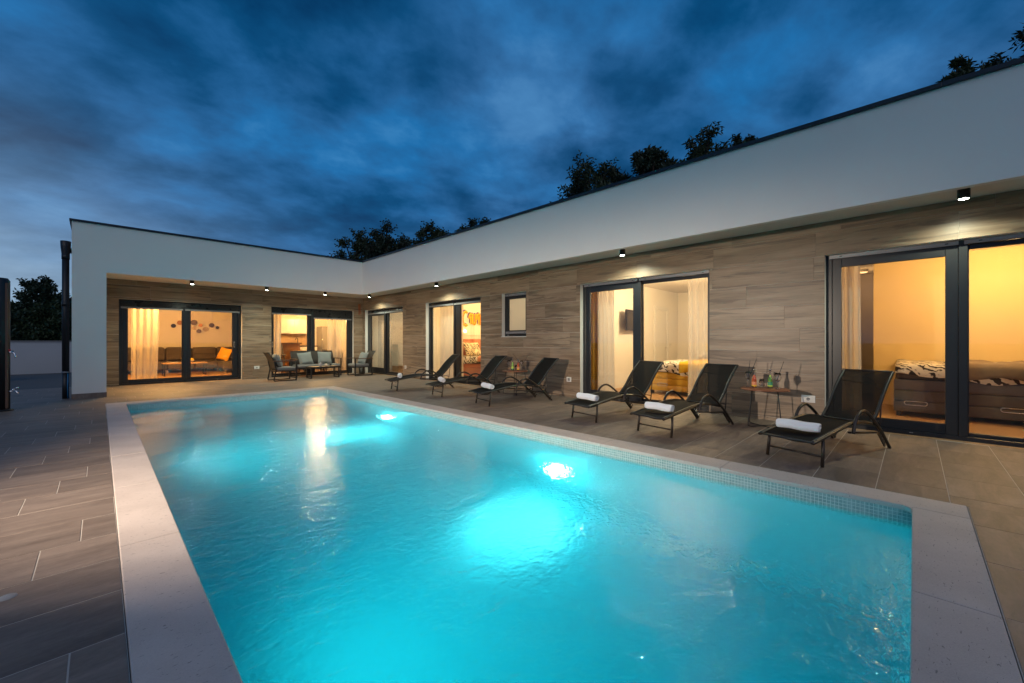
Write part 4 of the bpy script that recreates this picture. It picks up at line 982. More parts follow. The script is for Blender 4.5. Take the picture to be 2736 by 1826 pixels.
dining_chair(6.55, 16.25, R(172), M_dbei, 'beige dining chair behind the sheer kitchen curtain')
dining_chair(4.72, 17.05, R(0), M_dgrey, 'tall grey bar chair at the walnut counter', 0.74)
# ================================================================ TERRACE
# ceiling spots under the eaves
def downlight(x, y, power, label):
    o = empty('downlight', (x, y, ZC), 0, label, 'downlight', 'cylindrical downlights under the eaves')
    m = MB(); m.lathe([(0.001, 0), (0.052, 0), (0.052, -0.105), (0.046, -0.107), (0.043, -0.08)], n=24); m.build('cylinder', M_black, o)
    m = MB(); m.lathe([(0.043, -0.100), (0.036, -0.1075), (0.02, -0.109), (0.001, -0.1095)], n=20); m.build('lamp_face', emis('downlight_face', (0.93, 1.0, 0.86), 40), o)
    if power: light('downlight_beam', 'SPOT', (x, y, ZC-0.155), power, (0.93, 1.0, 0.76), aim=(x, y, 0), spot_size=R(160), spot_blend=0.95, shadow_soft_size=0.02)
for i, x in enumerate((1.79, 3.62, 5.36)): downlight(x, 14.2, 105, ['leftmost black downlight of the far wing, above the living room door', 'black downlight of the far wing, above the white socket', 'black downlight of the far wing, above the kitchen door'][i])
for i, y in enumerate((13.856, 9.729, 3.825, -0.395)): downlight(6.77, y, (120, 120, 125, 95)[i], ['downlight of the long wing nearest the inner corner', 'downlight of the long wing before the red bedroom', 'downlight of the long wing before the yellow bedroom', 'bright downlight of the long wing before the orange lit bedroom'][i])

# ---------------------------------------------------------------- sun loungers
def make_lounger():
    o = empty('sun_lounger')
    W = 0.262
    seat = smooth_path([(-0.16, 0, 0.245), (0.0, 0, 0.268), (0.25, 0, 0.305), (0.55, 0, 0.345), (0.75, 0, 0.352), (0.95, 0, 0.332), (1.12, 0, 0.298), (1.20, 0, 0.288)], 4)
    back = smooth_path([(1.13, 0, 0.305), (1.28, 0, 0.435), (1.42, 0, 0.60), (1.56, 0, 0.74), (1.69, 0, 0.845)], 5)
    arm = smooth_path([(0.585, 0, 0.262), (0.63, 0, 0.375), (0.70, 0, 0.445), (0.79, 0, 0.475), (0.88, 0, 0.462), (1.02, 0, 0.385), (1.231, 0, 0.235), (1.36, 0, 0.12), (1.478, 0, 0.008)], 5)
    for s in (-1, 1):
        MB().tube([(p.x, s*W*0.94, p.z) for p in seat], 0.014, 8).build('side_rail', M_bronze, o)
        MB().tube([(p.x, s*(W+0.012), p.z) for p in arm], 0.0165, 8).build('armrest', M_bronze, o)
        l = MB(); l.tube([(0.035, s*W*0.93, 0.262), (0.022, s*W*0.95, 0.15), (0.0, s*W*0.96, 0.004)], 0.0155, 8); l.build('front_leg', M_bronze, o)
        MB().tube([(0.585, s*W*0.9, 0.268), (0.95, s*W*0.9, 0.225), (1.27, s*W*0.93, 0.195)], 0.011, 6).build('lower_rail', M_bronze, o)
        rk = MB()
        for k in range(5):
            f = k/4; x, z = 1.30+0.155*f, 0.175-0.145*f
            rk.bar((x-0.012, s*W*0.90, z+0.012), (x+0.034, s*W*0.90, z+0.045), 0.010, 0.018)
        rk.bar((1.285, s*W*0.90, 0.19), (1.46, s*W*0.90, 0.025), 0.010, 0.03); rk.build('reclining_rack', M_bronze, o)
        MB().tube([(p.x, s*W*0.92, p.z) for p in back], 0.013, 8).build('back_rail', M_bronze, o)
        MB().tube([(1.40, s*W*0.86, 0.565), (1.375, s*W*0.86, 0.30), (1.345, s*W*0.86, 0.165)], 0.008, 6).build('back_strut', M_bronze, o)
    MB().tube([(0.012, -W*0.95, 0.10), (0.012, W*0.95, 0.10)], 0.010, 8).build('leg_crossbar', M_bronze, o)
    MB().tube(smooth_path([(0.03, -W*0.92, 0.255), (0.03, -W*0.5, 0.215), (0.03, 0, 0.20), (0.03, W*0.5, 0.215), (0.03, W*0.92, 0.255)], 4), 0.009, 6).build('sag_bar', M_bronze, o)
    MB().tube([(1.375, -W*0.86, 0.30), (1.375, W*0.86, 0.30)], 0.008, 6).build('strut_bar', M_bronze, o)
    MB().tube(smooth_path([(1.55, -W*0.9, 0.735), (1.575, -W*0.4, 0.715), (1.58, 0, 0.708), (1.575, W*0.4, 0.715), (1.55, W*0.9, 0.735)], 4), 0.0075, 6).build('head_bar', M_bronze, o)
    def sling(path, sag, name):
        rows = []
        for i, p in enumerate(path):
            f = i/(len(path)-1); e = 4*f*(1-f)
            rows.append([(p.x+sag[0]*e*(1-v*v), v*W*0.93, p.z+0.010-sag[1]*e*(1-v*v)) for v in [-1+2*j/8 for j in range(9)]])
        MB().sheet(rows).build(name, M_sling, o)
        ed = MB()
        for s in (-1, 1): ed.tube([(p.x, s*W*0.90, p.z+0.006) for p in path], 0.0175, 6, flat=True)
        for e in (0, -1): ed.tube([(path[e].x, -W*0.93, path[e].z+0.008), (path[e].x, W*0.93, path[e].z+0.008)], 0.011, 6)
        ed.build(name+'_hem', M_black, o)
    sling(seat, (0, 0.022), 'seat_sling'); sling(back, (0.02, 0.012), 'back_sling')
    return o
FEET = [((4.982, 1.103), (4.846, 0.627)), ((5.100, 2.646), (5.013, 2.158)), ((5.245, 3.850), (5.160, 3.344)), ((5.164, 6.087), (5.067, 5.601)), ((5.307, 7.781), (5.213, 7.293)), ((5.206, 9.470), (5.075, 8.937))]
LN = ['sun lounger in front of the orange lit bedroom door, nearest the camera', 'sun lounger standing left of the table with an uncovered near side', 'sun lounger in front of the yellow bed, first of the near three from the left',
      'sun lounger with a long backrest shadow beside the small wall socket', 'sun lounger between the red bedroom door and the farther drinks table', 'farthest sun lounger, in front of the red bedroom door']
LN[1] = 'sun lounger standing directly left of the nearer drinks table'
loungers = []
for i, (fl, fr) in enumerate(FEET):
    o = make_lounger() if i == 0 else copy_tree(loungers[0])
    mx, my = (fl[0]+fr[0])/2, (fl[1]+fr[1])/2; v = Vector((fr[0]-fl[0], fr[1]-fl[1])); d = Vector((-v.y, v.x)).normalized()
    o.location = (mx, my, 0); o.rotation_euler = (0, 0, math.atan2(d.y, d.x))
    tag(o, LN[i], 'sun lounger', 'sun loungers along the pool'); loungers.append(o)
# rolled towels on their foot ends
def make_towel(seed):
    rnd = random.Random(seed); rows = []; n = 60; L = 0.37; turns = 2.6
    for j in range(9):
        y = -L/2+L*j/8; row = []; e = 1-0.06*abs(2*j/8-1)**6
        for i in range(n+1):
            t = i/n; a = 2*math.pi*turns*t; r = (0.010+0.043*t)*e
            row.append((r*math.cos(a)*1.12, y+0.004*math.sin(a*1.7+j)+0.010*(1-t)*(1 if j == 8 else 0), r*math.sin(a)*0.96+0.004*math.sin(3*y*9+seed)))
        rows.append(row)
    o = MB().sheet(rows).build('towel', M_towel, None); s = o.modifiers.new('t', 'SOLIDIFY'); s.thickness = 0.012; s.offset = 0
    b_ = o.modifiers.new('sub', 'SUBSURF'); b_.levels = 1; b_.render_levels = 1
    return o
TW = [(0.09, 0.0, 14), (0.10, -0.01, 8), (0.10, 0.01, 5), (0.13, 0.02, -3), (0.13, 0.03, -14), (0.15, 0.0, -16)]
TL_ = ['nearest rolled white towel, before the orange lit bedroom', 'rolled white towel on the lounger left of the nearer drinks table', 'rolled white towel on the lounger before the yellow bed', 'rolled white towel on the lounger before the small wall socket', 'rolled white towel on the lounger left of the farther drinks table', 'rolled white towel on the farthest lounger']
for i, (s, l, a) in enumerate(TW):
    t = make_towel(i); lo = loungers[i]; rz = lo.rotation_euler.z
    t.location = (lo.location.x+s*math.cos(rz)-l*math.sin(rz), lo.location.y+s*math.sin(rz)+l*math.cos(rz), 0.268+0.0+s*0.13+0.068)
    t.rotation_euler = (R(2), R(-7), rz+R(a)); tag(t, TL_[i], 'towel', 'rolled towels on the loungers')

# ---------------------------------------------------------------- drinks tables
M_ttop = pbr('reddish_wood_table_top', (0.20, 0.075, 0.035), 0.4, var=0.2, vscale=9)
def drinks_table(x, y, rz, label):
    o = empty('drinks_table', (x, y, 0), rz, label, 'table', 'round drinks tables between the loungers')
    MB().lathe([(0.001, 0.545), (0.296, 0.545), (0.30, 0.541), (0.30, 0.530), (0.296, 0.526), (0.001, 0.526)], n=48).build('top', M_ttop, o)
    for k in range(2):
        a = R(45+90*k); c, s = math.cos(a), math.sin(a); r1, r2 = 0.215, 0.275; zb = 0.008 if k == 0 else 0.021
        pts = smooth_path([(r1*c, r1*s, 0.525), (r2*c, r2*s, zb+0.055), (r2*c*0.95, r2*s*0.95, zb+0.012), (r2*c*0.80, r2*s*0.80, zb)], 4) 
        pts2 = [Vector((-p.x, -p.y, p.z)) for p in pts][::-1]
        MB().tube(pts + [Vector((0, 0, zb))] + pts2, 0.0065, 8).build('wire_leg', M_black, o)
    return o
drinks_table(6.60, 1.50, R(12), 'round drinks table beside the nearest lounger')
drinks_table(6.69, 6.50, R(5), 'farther round drinks table, between two loungers')
def wine_glass(x, y, straws, label):
    o = empty('wine_glass', (x, y, 0.546), 0, label, 'glass', 'stemmed glasses on the drinks tables')
    MB().lathe([(0.001, 0.002), (0.034, 0.002), (0.036, 0.004), (0.010, 0.010), (0.0045, 0.02), (0.0045, 0.085), (0.012, 0.098), (0.034, 0.122), (0.042, 0.150), (0.040, 0.182), (0.033, 0.220), (0.0318, 0.220), (0.0385, 0.182), (0.0403, 0.150), (0.0325, 0.124), (0.010, 0.103), (0.001, 0.101)], n=28).build('bowl', M_clear, o)
    return o
def straw(p, q, label):
    o = MB().tube([p, q], 0.0042, 8).build('straw', M_black, None); return tag(o, label, 'straw', 'black straws in the glasses')
def bottle(x, y, liq, lab1, lab2, label):
    o = empty('drink_bottle', (x, y, 0.546), 0, label, 'bottle', 'filled bottles on the drinks tables')
    prof = [(0.001, 0.001), (0.028, 0.001), (0.031, 0.006), (0.031, 0.115), (0.028, 0.14), (0.016, 0.175), (0.0125, 0.20), (0.0125, 0.24), (0.0145, 0.242), (0.0145, 0.252), (0.011, 0.253)]
    inn = [(0.0095, 0.253), (0.0095, 0.20), (0.0135, 0.173), (0.0255, 0.138), (0.0285, 0.113), (0.0285, 0.009), (0.001, 0.005)]
    MB().lathe(prof+inn, n=26).build('glass', M_clear, o)
    MB().lathe([(0.001, 0.0055), (0.0282, 0.0095), (0.0282, 0.113), (0.0252, 0.138), (0.0132, 0.172), (0.0110, 0.186), (0.001, 0.186)], n=26).build('drink', liq, o)
    MB().lathe([(0.0316, 0.038), (0.0316, 0.088)], n=26).build('label', lab1, o)
    MB().lathe([(0.0318, 0.022), (0.0318, 0.040)], n=26).build('lower_label', lab2, o)
    MB().lathe([(0.001, 0.2625), (0.014, 0.262), (0.0155, 0.2545), (0.0150, 0.2535), (0.001, 0.2536)], n=20).build('cap', M_chrome, o)
    return o
def drink_mat(name, c):
    m, t, out = new_mat(name); b = t.n('ShaderNodeBsdfPrincipled'); b.inputs['Base Color'].default_value = (*c, 1); b.inputs['Roughness'].default_value = 0.25; b.inputs['Subsurface Weight'].default_value = 0.6; b.inputs['Subsurface Radius'].default_value = (0.02, 0.02, 0.02)
    t.l(b.outputs[0], out.inputs[0]); return m
L_or, L_gr = drink_mat('orange_drink', (0.85, 0.16, 0.012)), drink_mat('green_drink', (0.42, 0.66, 0.12))
P_or, P_gr, P_y, P_lg = pbr('orange_label', (0.72, 0.26, 0.12), 0.5), pbr('teal_green_label', (0.06, 0.30, 0.16), 0.5), pbr('yellow_label', (0.85, 0.50, 0.04), 0.5), pbr('lime_label', (0.55, 0.70, 0.10), 0.5)
def tumbler(x, y, label):
    o = empty('tumbler', (x, y, 0.546), 0, label, 'glass', 'tumblers on the drinks tables')
    MB().lathe([(0.001, 0.001), (0.030, 0.001), (0.034, 0.01), (0.037, 0.045), (0.030, 0.115), (0.0288, 0.115), (0.0355, 0.045), (0.031, 0.016), (0.001, 0.014)], n=26).build('body', M_clear, o)
    ic = MB()
    for k in range(5):
        a = k*1.3; ic.cbox(0.012*math.cos(a)-0.008, 0.012*math.cos(a)+0.008, 0.012*math.sin(a)-0.008, 0.012*math.sin(a)+0.008, 0.018+0.012*(k//3), 0.030+0.012*(k//3), 0.002)
    ic.build('ice', M_clear, o)
wine_glass(6.635, 1.722, 2, 'stemmed glass left of the orange bottle on the nearer table'); wine_glass(6.632, 1.35, 1, 'stemmed glass right of the green bottle on the nearer table')
straw((6.632, 1.722, 0.655), (6.655, 1.70, 0.930), 'upright straw in the left glass of the nearer table'); straw((6.645, 1.715, 0.655), (6.70, 1.63, 0.945), 'tilted straw in the left glass of the nearer table'); straw((6.625, 1.36, 0.66), (6.69, 1.29, 0.925), 'straw leaning right in the right glass of the nearer table')
bottle(6.579, 1.627, L_or, P_or, P_y, 'orange bottle on the nearer drinks table'); bottle(6.699, 1.456, L_gr, P_gr, P_lg, 'green bottle on the nearer drinks table'); tumbler(6.778, 1.577, 'tumbler between the bottles of the nearer table')
wine_glass(6.70, 6.72, 0, 'stemmed glass left of the green bottle on the farther table'); wine_glass(6.86, 6.46, 2, 'stemmed glass behind the orange bottle on the farther table')
straw((6.862, 6.462, 0.66), (6.72, 6.60, 0.925), 'straw leaning left in the glass of the farther table'); straw((6.858, 6.458, 0.66), (6.97, 6.32, 0.93), 'straw leaning right in the glass of the farther table')
bottle(6.703, 6.60, L_gr, P_lg, P_gr, 'green bottle on the farther drinks table'); bottle(6.73, 6.45, L_or, P_or, P_y, 'orange bottle on the farther drinks table'); tumbler(6.80, 6.57, 'tumbler between the bottles of the farther table')

# ---------------------------------------------------------------- lounge set by the kitchen door
M_weave = pbr('dark_rope_weave', (0.03, 0.024, 0.02), 0.8, var=0.3, vscale=40, bump=0.6, bscale=150)
M_cush = pbr('grey_seat_cushion', (0.15, 0.152, 0.15), 0.95, var=0.06, vscale=10, bump=0.3, bscale=240)
M_scat = pbr('light_grey_scatter_cushion', (0.20, 0.215, 0.21), 0.95, var=0.06, vscale=10, bump=0.3, bscale=240)
M_armw = pbr('brown_arm_cap', (0.10, 0.05, 0.03), 0.5, var=0.2, vscale=12)
def lounge_seat(name, w, label, cat, loc, rz):
    """x to the back, y across; origin between the front feet"""
    o = empty(name, loc, rz, label, cat); t = 0.032
    for s in (-1, 1):
        y = s*(w/2-t/2)
        m = MB(); m.bar((0, y, 0.004), (0, y, 0.60), t, t); m.bar((t/2+.001, y, 0.018), (0.62, y, 0.018), t*.8, t*.8)
        m.bar((0.62, y, 0.034), (0.56, y, 0.36), t, t); m.bar((0.56, y, 0.361), (0.61, y, 0.60), t, t); m.build('side_frame', M_black, o)
        MB().box(-0.02, 0.64, y-0.028, y+0.028, 0.601, 0.628).build('armrest', M_armw, o, bevel=0.005)
    # curved woven back with a top tube
    rows = []; top = []
    for i in range(7):
        f = i/6; z = 0.34+0.53*f; xx = 0.55+0.04*f+0.16*f*f
        rows.append([(xx, y, z) for y in [-w/2+0.05+(w-0.1)*j/10 for j in range(11)]])
    MB().sheet(rows).build('woven_back', M_weave, o, solid=0.012)
    for s in (-1, 1): MB().tube([(r[0][0], s*(w/2-0.045), r[0][2]) for r in rows], 0.014, 6).build('back_post', M_black, o)
    MB().tube([(rows[-1][0][0], -w/2+0.045, 0.87), (rows[-1][0][0], w/2-0.045, 0.87)], 0.014, 6).build('top_rail', M_black, o)
    m = MB(); m.bar((0.0, -w/2+t, 0.30), (0.0, w/2-t, 0.30), t, t); m.bar((0.55, -w/2+t, 0.30), (0.55, w/2-t, 0.30), t, t); m.build('seat_frame', M_black, o)
    for k in range(int(w/0.12)):
        yy = -w/2+0.08+k*(w-0.16)/max(1, int(w/0.12)-1); MB().box(0.017, 0.533, yy-0.02, yy+0.02, 0.292, 0.306).build('seat_slat', M_black, o)
    soft_box('seat_cushion', -0.02, 0.53, -w/2+0.035, w/2-0.035, 0.318, 0.425, M_cush, o, 0.04)
    return o
lounge_seat('garden_armchair', 0.66, 'dark garden armchair left of the coffee table, turned to the right', 'armchair', (4.30, 14.02, 0), R(180))
lounge_seat('garden_armchair', 0.64, 'dark garden armchair in the inner corner, turned to the left', 'armchair', (6.28, 14.21, 0), R(0))
lounge_seat('garden_sofa', 1.50, 'dark two seat garden sofa between the armchairs', 'sofa', (5.33, 14.60, 0), R(90))
pillow('scatter_cushion', 0.46, 0.44, 0.17, M_scat, (3.86, 14.02, 0.62), (R(-20), 0, R(88)), 'grey cushion on the left armchair')
pillow('scatter_cushion', 0.46, 0.44, 0.17, M_scat, (6.70, 14.20, 0.62), (R(-22), 0, R(-84)), 'grey cushion on the armchair in the inner corner')
pillow('scatter_cushion', 0.47, 0.45, 0.17, M_scat, (4.98, 14.93, 0.625), (R(-20), R(-6), R(6)), 'pale grey cushion on the left half of the garden sofa')
pillow('scatter_cushion', 0.47, 0.45, 0.17, M_scat, (5.62, 14.92, 0.635), (R(-18), R(3), R(-4)), 'pale grey cushion on the right half of the garden sofa')
ct = empty('garden_coffee_table', (5.26, 14.10, 0), 0, 'low dark garden coffee table with a slatted wood top', 'table')
for k in range(6): MB().box(-0.44, 0.44, -0.185+0.0617*k+.002, -0.185+0.0617*(k+1)-.002, 0.365, 0.385).build('slat', pbr('weathered_teak', (0.30, 0.19, 0.11), 0.55, var=0.2, vscale=10), ct, bevel=0.002)
m = MB(); ring_pts = [(-0.46, -0.205), (0.46, -0.205), (0.46, 0.205), (-0.46, 0.205)]
m.bar((-0.475, -0.205, 0.36), (0.475, -0.205, 0.36), .03, .055); m.bar((-0.475, 0.205, 0.36), (0.475, 0.205, 0.36), .03, .055); m.bar((-0.46, -0.189, 0.36), (-0.46, 0.189, 0.36), .03, .055); m.bar((0.46, -0.189, 0.36), (0.46, 0.189, 0.36), .03, .055); m.build('apron', M_black, ct)
for s in (-1, 1):
    for q in (-1, 1): MB().bar((s*0.445, q*0.20, 0.034), (s*0.445, q*0.20, 0.332), .055, .03).build('leg', M_black, ct)
    MB().bar((s*0.445, -0.215, 0.017), (s*0.445, 0.215, 0.017), .03, .03).build('skid', M_black, ct)
tp = empty('teapot', (5.17, 14.08, 0.386), 0, 'small grey lidded pot on the garden coffee table', 'pot')
MB().lathe([(0.001, 0.0), (0.045, 0.0), (0.055, 0.03), (0.052, 0.085), (0.045, 0.10)], n=20).build('body', pbr('grey_stoneware', (0.30, 0.31, 0.34), 0.5), tp); MB().lathe([(0.058, 0.10), (0.056, 0.108), (0.012, 0.116), (0.010, 0.14), (0.001, 0.145)], n=20).build('lid', pbr('grey_stoneware', (0.3,0.31,0.34)), tp)
pp = empty('potted_plant', (5.36, 14.10, 0.386), 0, 'tiny green plant in a glass pot on the garden coffee table', 'plant')
MB().lathe([(0.001, 0.0), (0.035, 0.0), (0.042, 0.05), (0.038, 0.075), (0.030, 0.072), (0.001, 0.06)], n=18).build('pot', pbr('warm_ceramic', (0.55, 0.45, 0.36), 0.4), pp)
lv = MB()
for k in range(40):
    a = random.uniform(0, 6.28); e = random.uniform(0.2, 1.4); r = random.uniform(0.02, 0.05); c = Vector((r*math.cos(a)*math.cos(e), r*math.sin(a)*math.cos(e), 0.09+r*math.sin(e)))
    u = Vector((math.cos(a+1), math.sin(a+1), .3))*0.012; w = Vector((0, 0, 1))*0.02; lv.add([c-u, c+w*.3, c+u, c-w*.4], [(0, 1, 2, 3)])
lv.build('foliage', pbr('small_plant_green', (0.03, 0.08, 0.03), 0.6), pp)
cj = empty('candle_jar', (5.49, 14.07, 0.386), 0, 'white candle jar right of the tiny plant on the coffee table', 'candle')
MB().lathe([(0.001, 0.001), (0.03, 0.001), (0.033, 0.01), (0.033, 0.075), (0.0305, 0.075), (0.0305, 0.012), (0.001, 0.01)], n=18).build('jar', M_clear, cj); MB().lathe([(0.001, 0.0105), (0.029, 0.0125), (0.029, 0.055), (0.001, 0.055)], n=18).build('wax', M_white, cj)
bn = empty('planter', (7.02, 15.0, 0), 0, 'small dark cylinder standing in the inner corner behind the armchair', 'bin')
MB().lathe([(0.001, 0.002), (0.095, 0.002), (0.10, 0.01), (0.105, 0.27), (0.098, 0.272), (0.095, 0.05), (0.001, 0.045)], n=28).build('body', pbr('dark_metal_bin', (0.05, 0.05, 0.045), 0.3, metal=0.6), bn)
MB().lathe([(0.106, 0.255), (0.110, 0.258), (0.110, 0.278), (0.104, 0.280)], n=28).build('rim', M_black, bn)
od = empty('orange_conduit', (7.06, YW-0.012, 2.66), 0, 'orange cable conduit hanging from the wall of the inner corner', 'cable')
for dx, l in ((-0.02, 0.42), (0.025, 0.36)): MB().tube(smooth_path([(dx, 0, 0), (dx, -0.02, -0.02), (dx+0.004, -0.022, -l*.5), (dx+0.01, -0.02, -l)], 4), 0.013, 8).build('tube', pbr('orange_conduit', (0.40, 0.09, 0.015), 0.5), od)
# sockets
def socket(loc, rz, w, label):
    o = empty('wall_socket', loc, rz, label, 'socket', 'white wall sockets')
    MB().box(-w/2, w/2, -0.014, 0.0, -0.052, 0.052).build('frame', M_white, o, bevel=0.004)
    MB().box(-w/2+0.03, w/2-0.03, -0.018, -0.0141, -0.030, 0.030).build('insert', M_greyp if w < .13 else M_white, o, bevel=0.004)
    m = MB(); m.lathe([(0.001, 0.0), (0.020, 0.0), (0.022, 0.002)], n=16); m.v = [(x, -0.0185-z, y) for x, y, z in m.v]; m.build('outlet_well', M_greyp, o)
socket((XW-0.0005, 1.088, 0.375), rzR, 0.165, 'widest white socket, right of the nearer drinks table'); socket((XW-0.0005, 5.365, 0.38), rzR, 0.12, 'white socket right of the long backrest shadow'); socket((XW-0.0005, 12.14, 0.355), rzR, 0.10, 'white socket beside the corner room door'); socket((3.61, YW-0.0005, 0.36), 0, 0.15, 'white socket left of the left armchair')
sp_ = empty('floor_spot', (-0.307, 3.03, 0), 0, 'small round cap set into the dark tiles left of the pool', 'floor spot')
MB().lathe([(0.001, 0.004), (0.03, 0.004), (0.034, 0.001)], n=20).build('cap', M_greyp, sp_)
# ---------------------------------------------------------------- left side: downpipe, shower, garden walls
dp = empty('downpipe', (-0.51, 12.78, 0), 0, 'black downpipe with a funnel head beside the white pillar', 'downpipe')
MB().tube([(0, 0, 0.56), (0, 0, 3.02)], 0.056, 14).build('pipe', M_black, dp); MB().tube([(0, 0, 0.002), (0, 0, 0.54)], 0.053, 14).build('lower_pipe', M_black, dp)
MB().lathe([(0.050, 0.545), (0.064, 0.545), (0.064, 0.575), (0.050, 0.575)], n=18).build('bracket', M_rail, dp)
for z in (2.0, 3.0): MB().lathe([(0.056, z-.05), (0.062, z-.05), (0.062, z+.05), (0.056, z+.05)], n=18).build('collar', M_black, dp)
MB().lathe([(0.058, 3.02), (0.075, 3.20), (0.080, 3.33), (0.072, 3.335), (0.060, 3.25)], n=18).build('funnel', M_black, dp); MB().bar((0.0, 0.06, 3.16), (0.12, 0.20, 3.16), 0.06, 0.10).build('inlet', M_black, dp)
MB().tube([(0.035, -0.055, 0.01), (0.03, -0.057, 0.25), (0.035, -0.056, 0.53)], 0.010, 6).build('blue_stripe', pbr('blue_plastic', (0.01, 0.16, 0.35), 0.4), dp)
sw = empty('garden_shower', (-1.215, 11.29, 0), R(-40), 'black solar garden shower with taps at the left edge', 'shower')
MB().lathe([(0.001, 0.03), (0.11, 0.03), (0.11, 2.26), (0.085, 2.31), (0.001, 2.32)], n=24).build('tank', M_black, sw); MB().lathe([(0.001, 0.003), (0.15, 0.003), (0.15, 0.022), (0.11, 0.029)], n=24).build('base_plate', M_black, sw)
MB().bar((0.113, -0.02, 0.05), (0.113, -0.02, 2.22), 0.02, 0.05).build('front_strip', pbr('brown_strip', (0.12, 0.07, 0.05), 0.5), sw)
m = MB(); m.tube([(0.10, 0, 1.02), (0.19, 0, 1.02)], 0.016, 8); m.tube(smooth_path([(0.18, 0, 1.02), (0.22, 0, 1.00), (0.24, 0, 0.93)], 4), 0.011, 8); m.build('mixer_tap', M_chrome, sw); MB().lathe([(0.001, 0), (0.018, 0), (0.018, 0.03), (0.001, 0.032)], (0.14, 0, 1.04), 12).build('red_knob', pbr('red_plastic', (0.4, 0.02, 0.02), 0.4), sw)
m = MB(); m.tube([(0.10, 0, 0.34), (0.20, 0, 0.34)], 0.014, 8); m.tube(smooth_path([(0.20, 0, 0.34), (0.25, 0, 0.34), (0.27, 0, 0.30)], 4), 0.011, 8); m.tube([(0.20, 0, 0.35), (0.20, 0, 0.38)], 0.02, 8); m.tube([(0.20, 0, 0.38), (0.28, 0, 0.405)], 0.010, 8); m.build('foot_tap', M_chrome, sw)
gw = empty('garden_wall', (-6, 24.2, 0), 0, 'low rendered garden wall in the blue dusk shade behind the downpipe', 'wall')
M_gwall = pbr('pale_render', (0.46, 0.48, 0.50), 0.9, var=0.06, vscale=1.5, bump=0.3, bscale=120)
MB().box(-9, 5.55, 0, 0.25, -0.05, 1.20).build('rendered_face', M_gwall, gw); MB().box(-9.02, 5.57, -0.03, 0.28, 1.201, 1.25).build('coping', pbr('grey_coping', (0.2, 0.2, 0.2), 0.8), gw)
lw_ = empty('side_wall', (-3.4, 20.2, 0), 0, 'shorter rendered wall with an overhanging slab, left of the garden wall', 'wall')
MB().box(-4, 1.25, 0, 0.3, -0.05, 0.86).build('rendered_face', M_gwall, lw_); MB().box(-4.1, 1.45, -0.1, 0.4, 0.861, 0.92).build('slab', pbr('grey_coping', (0.2, 0.2, 0.2), 0.8), lw_)
gp = empty('gate_post', (-2.62, 20.35, 0.921), 0, 'dark post with a cap standing on the overhanging slab', 'post')
MB().box(-0.06, 0.06, -0.06, 0.06, 0, 1.45).build('shaft', M_black, gp); MB().box(-0.08, 0.08, -0.08, 0.08, 1.451, 1.49).build('cap', M_black, gp)

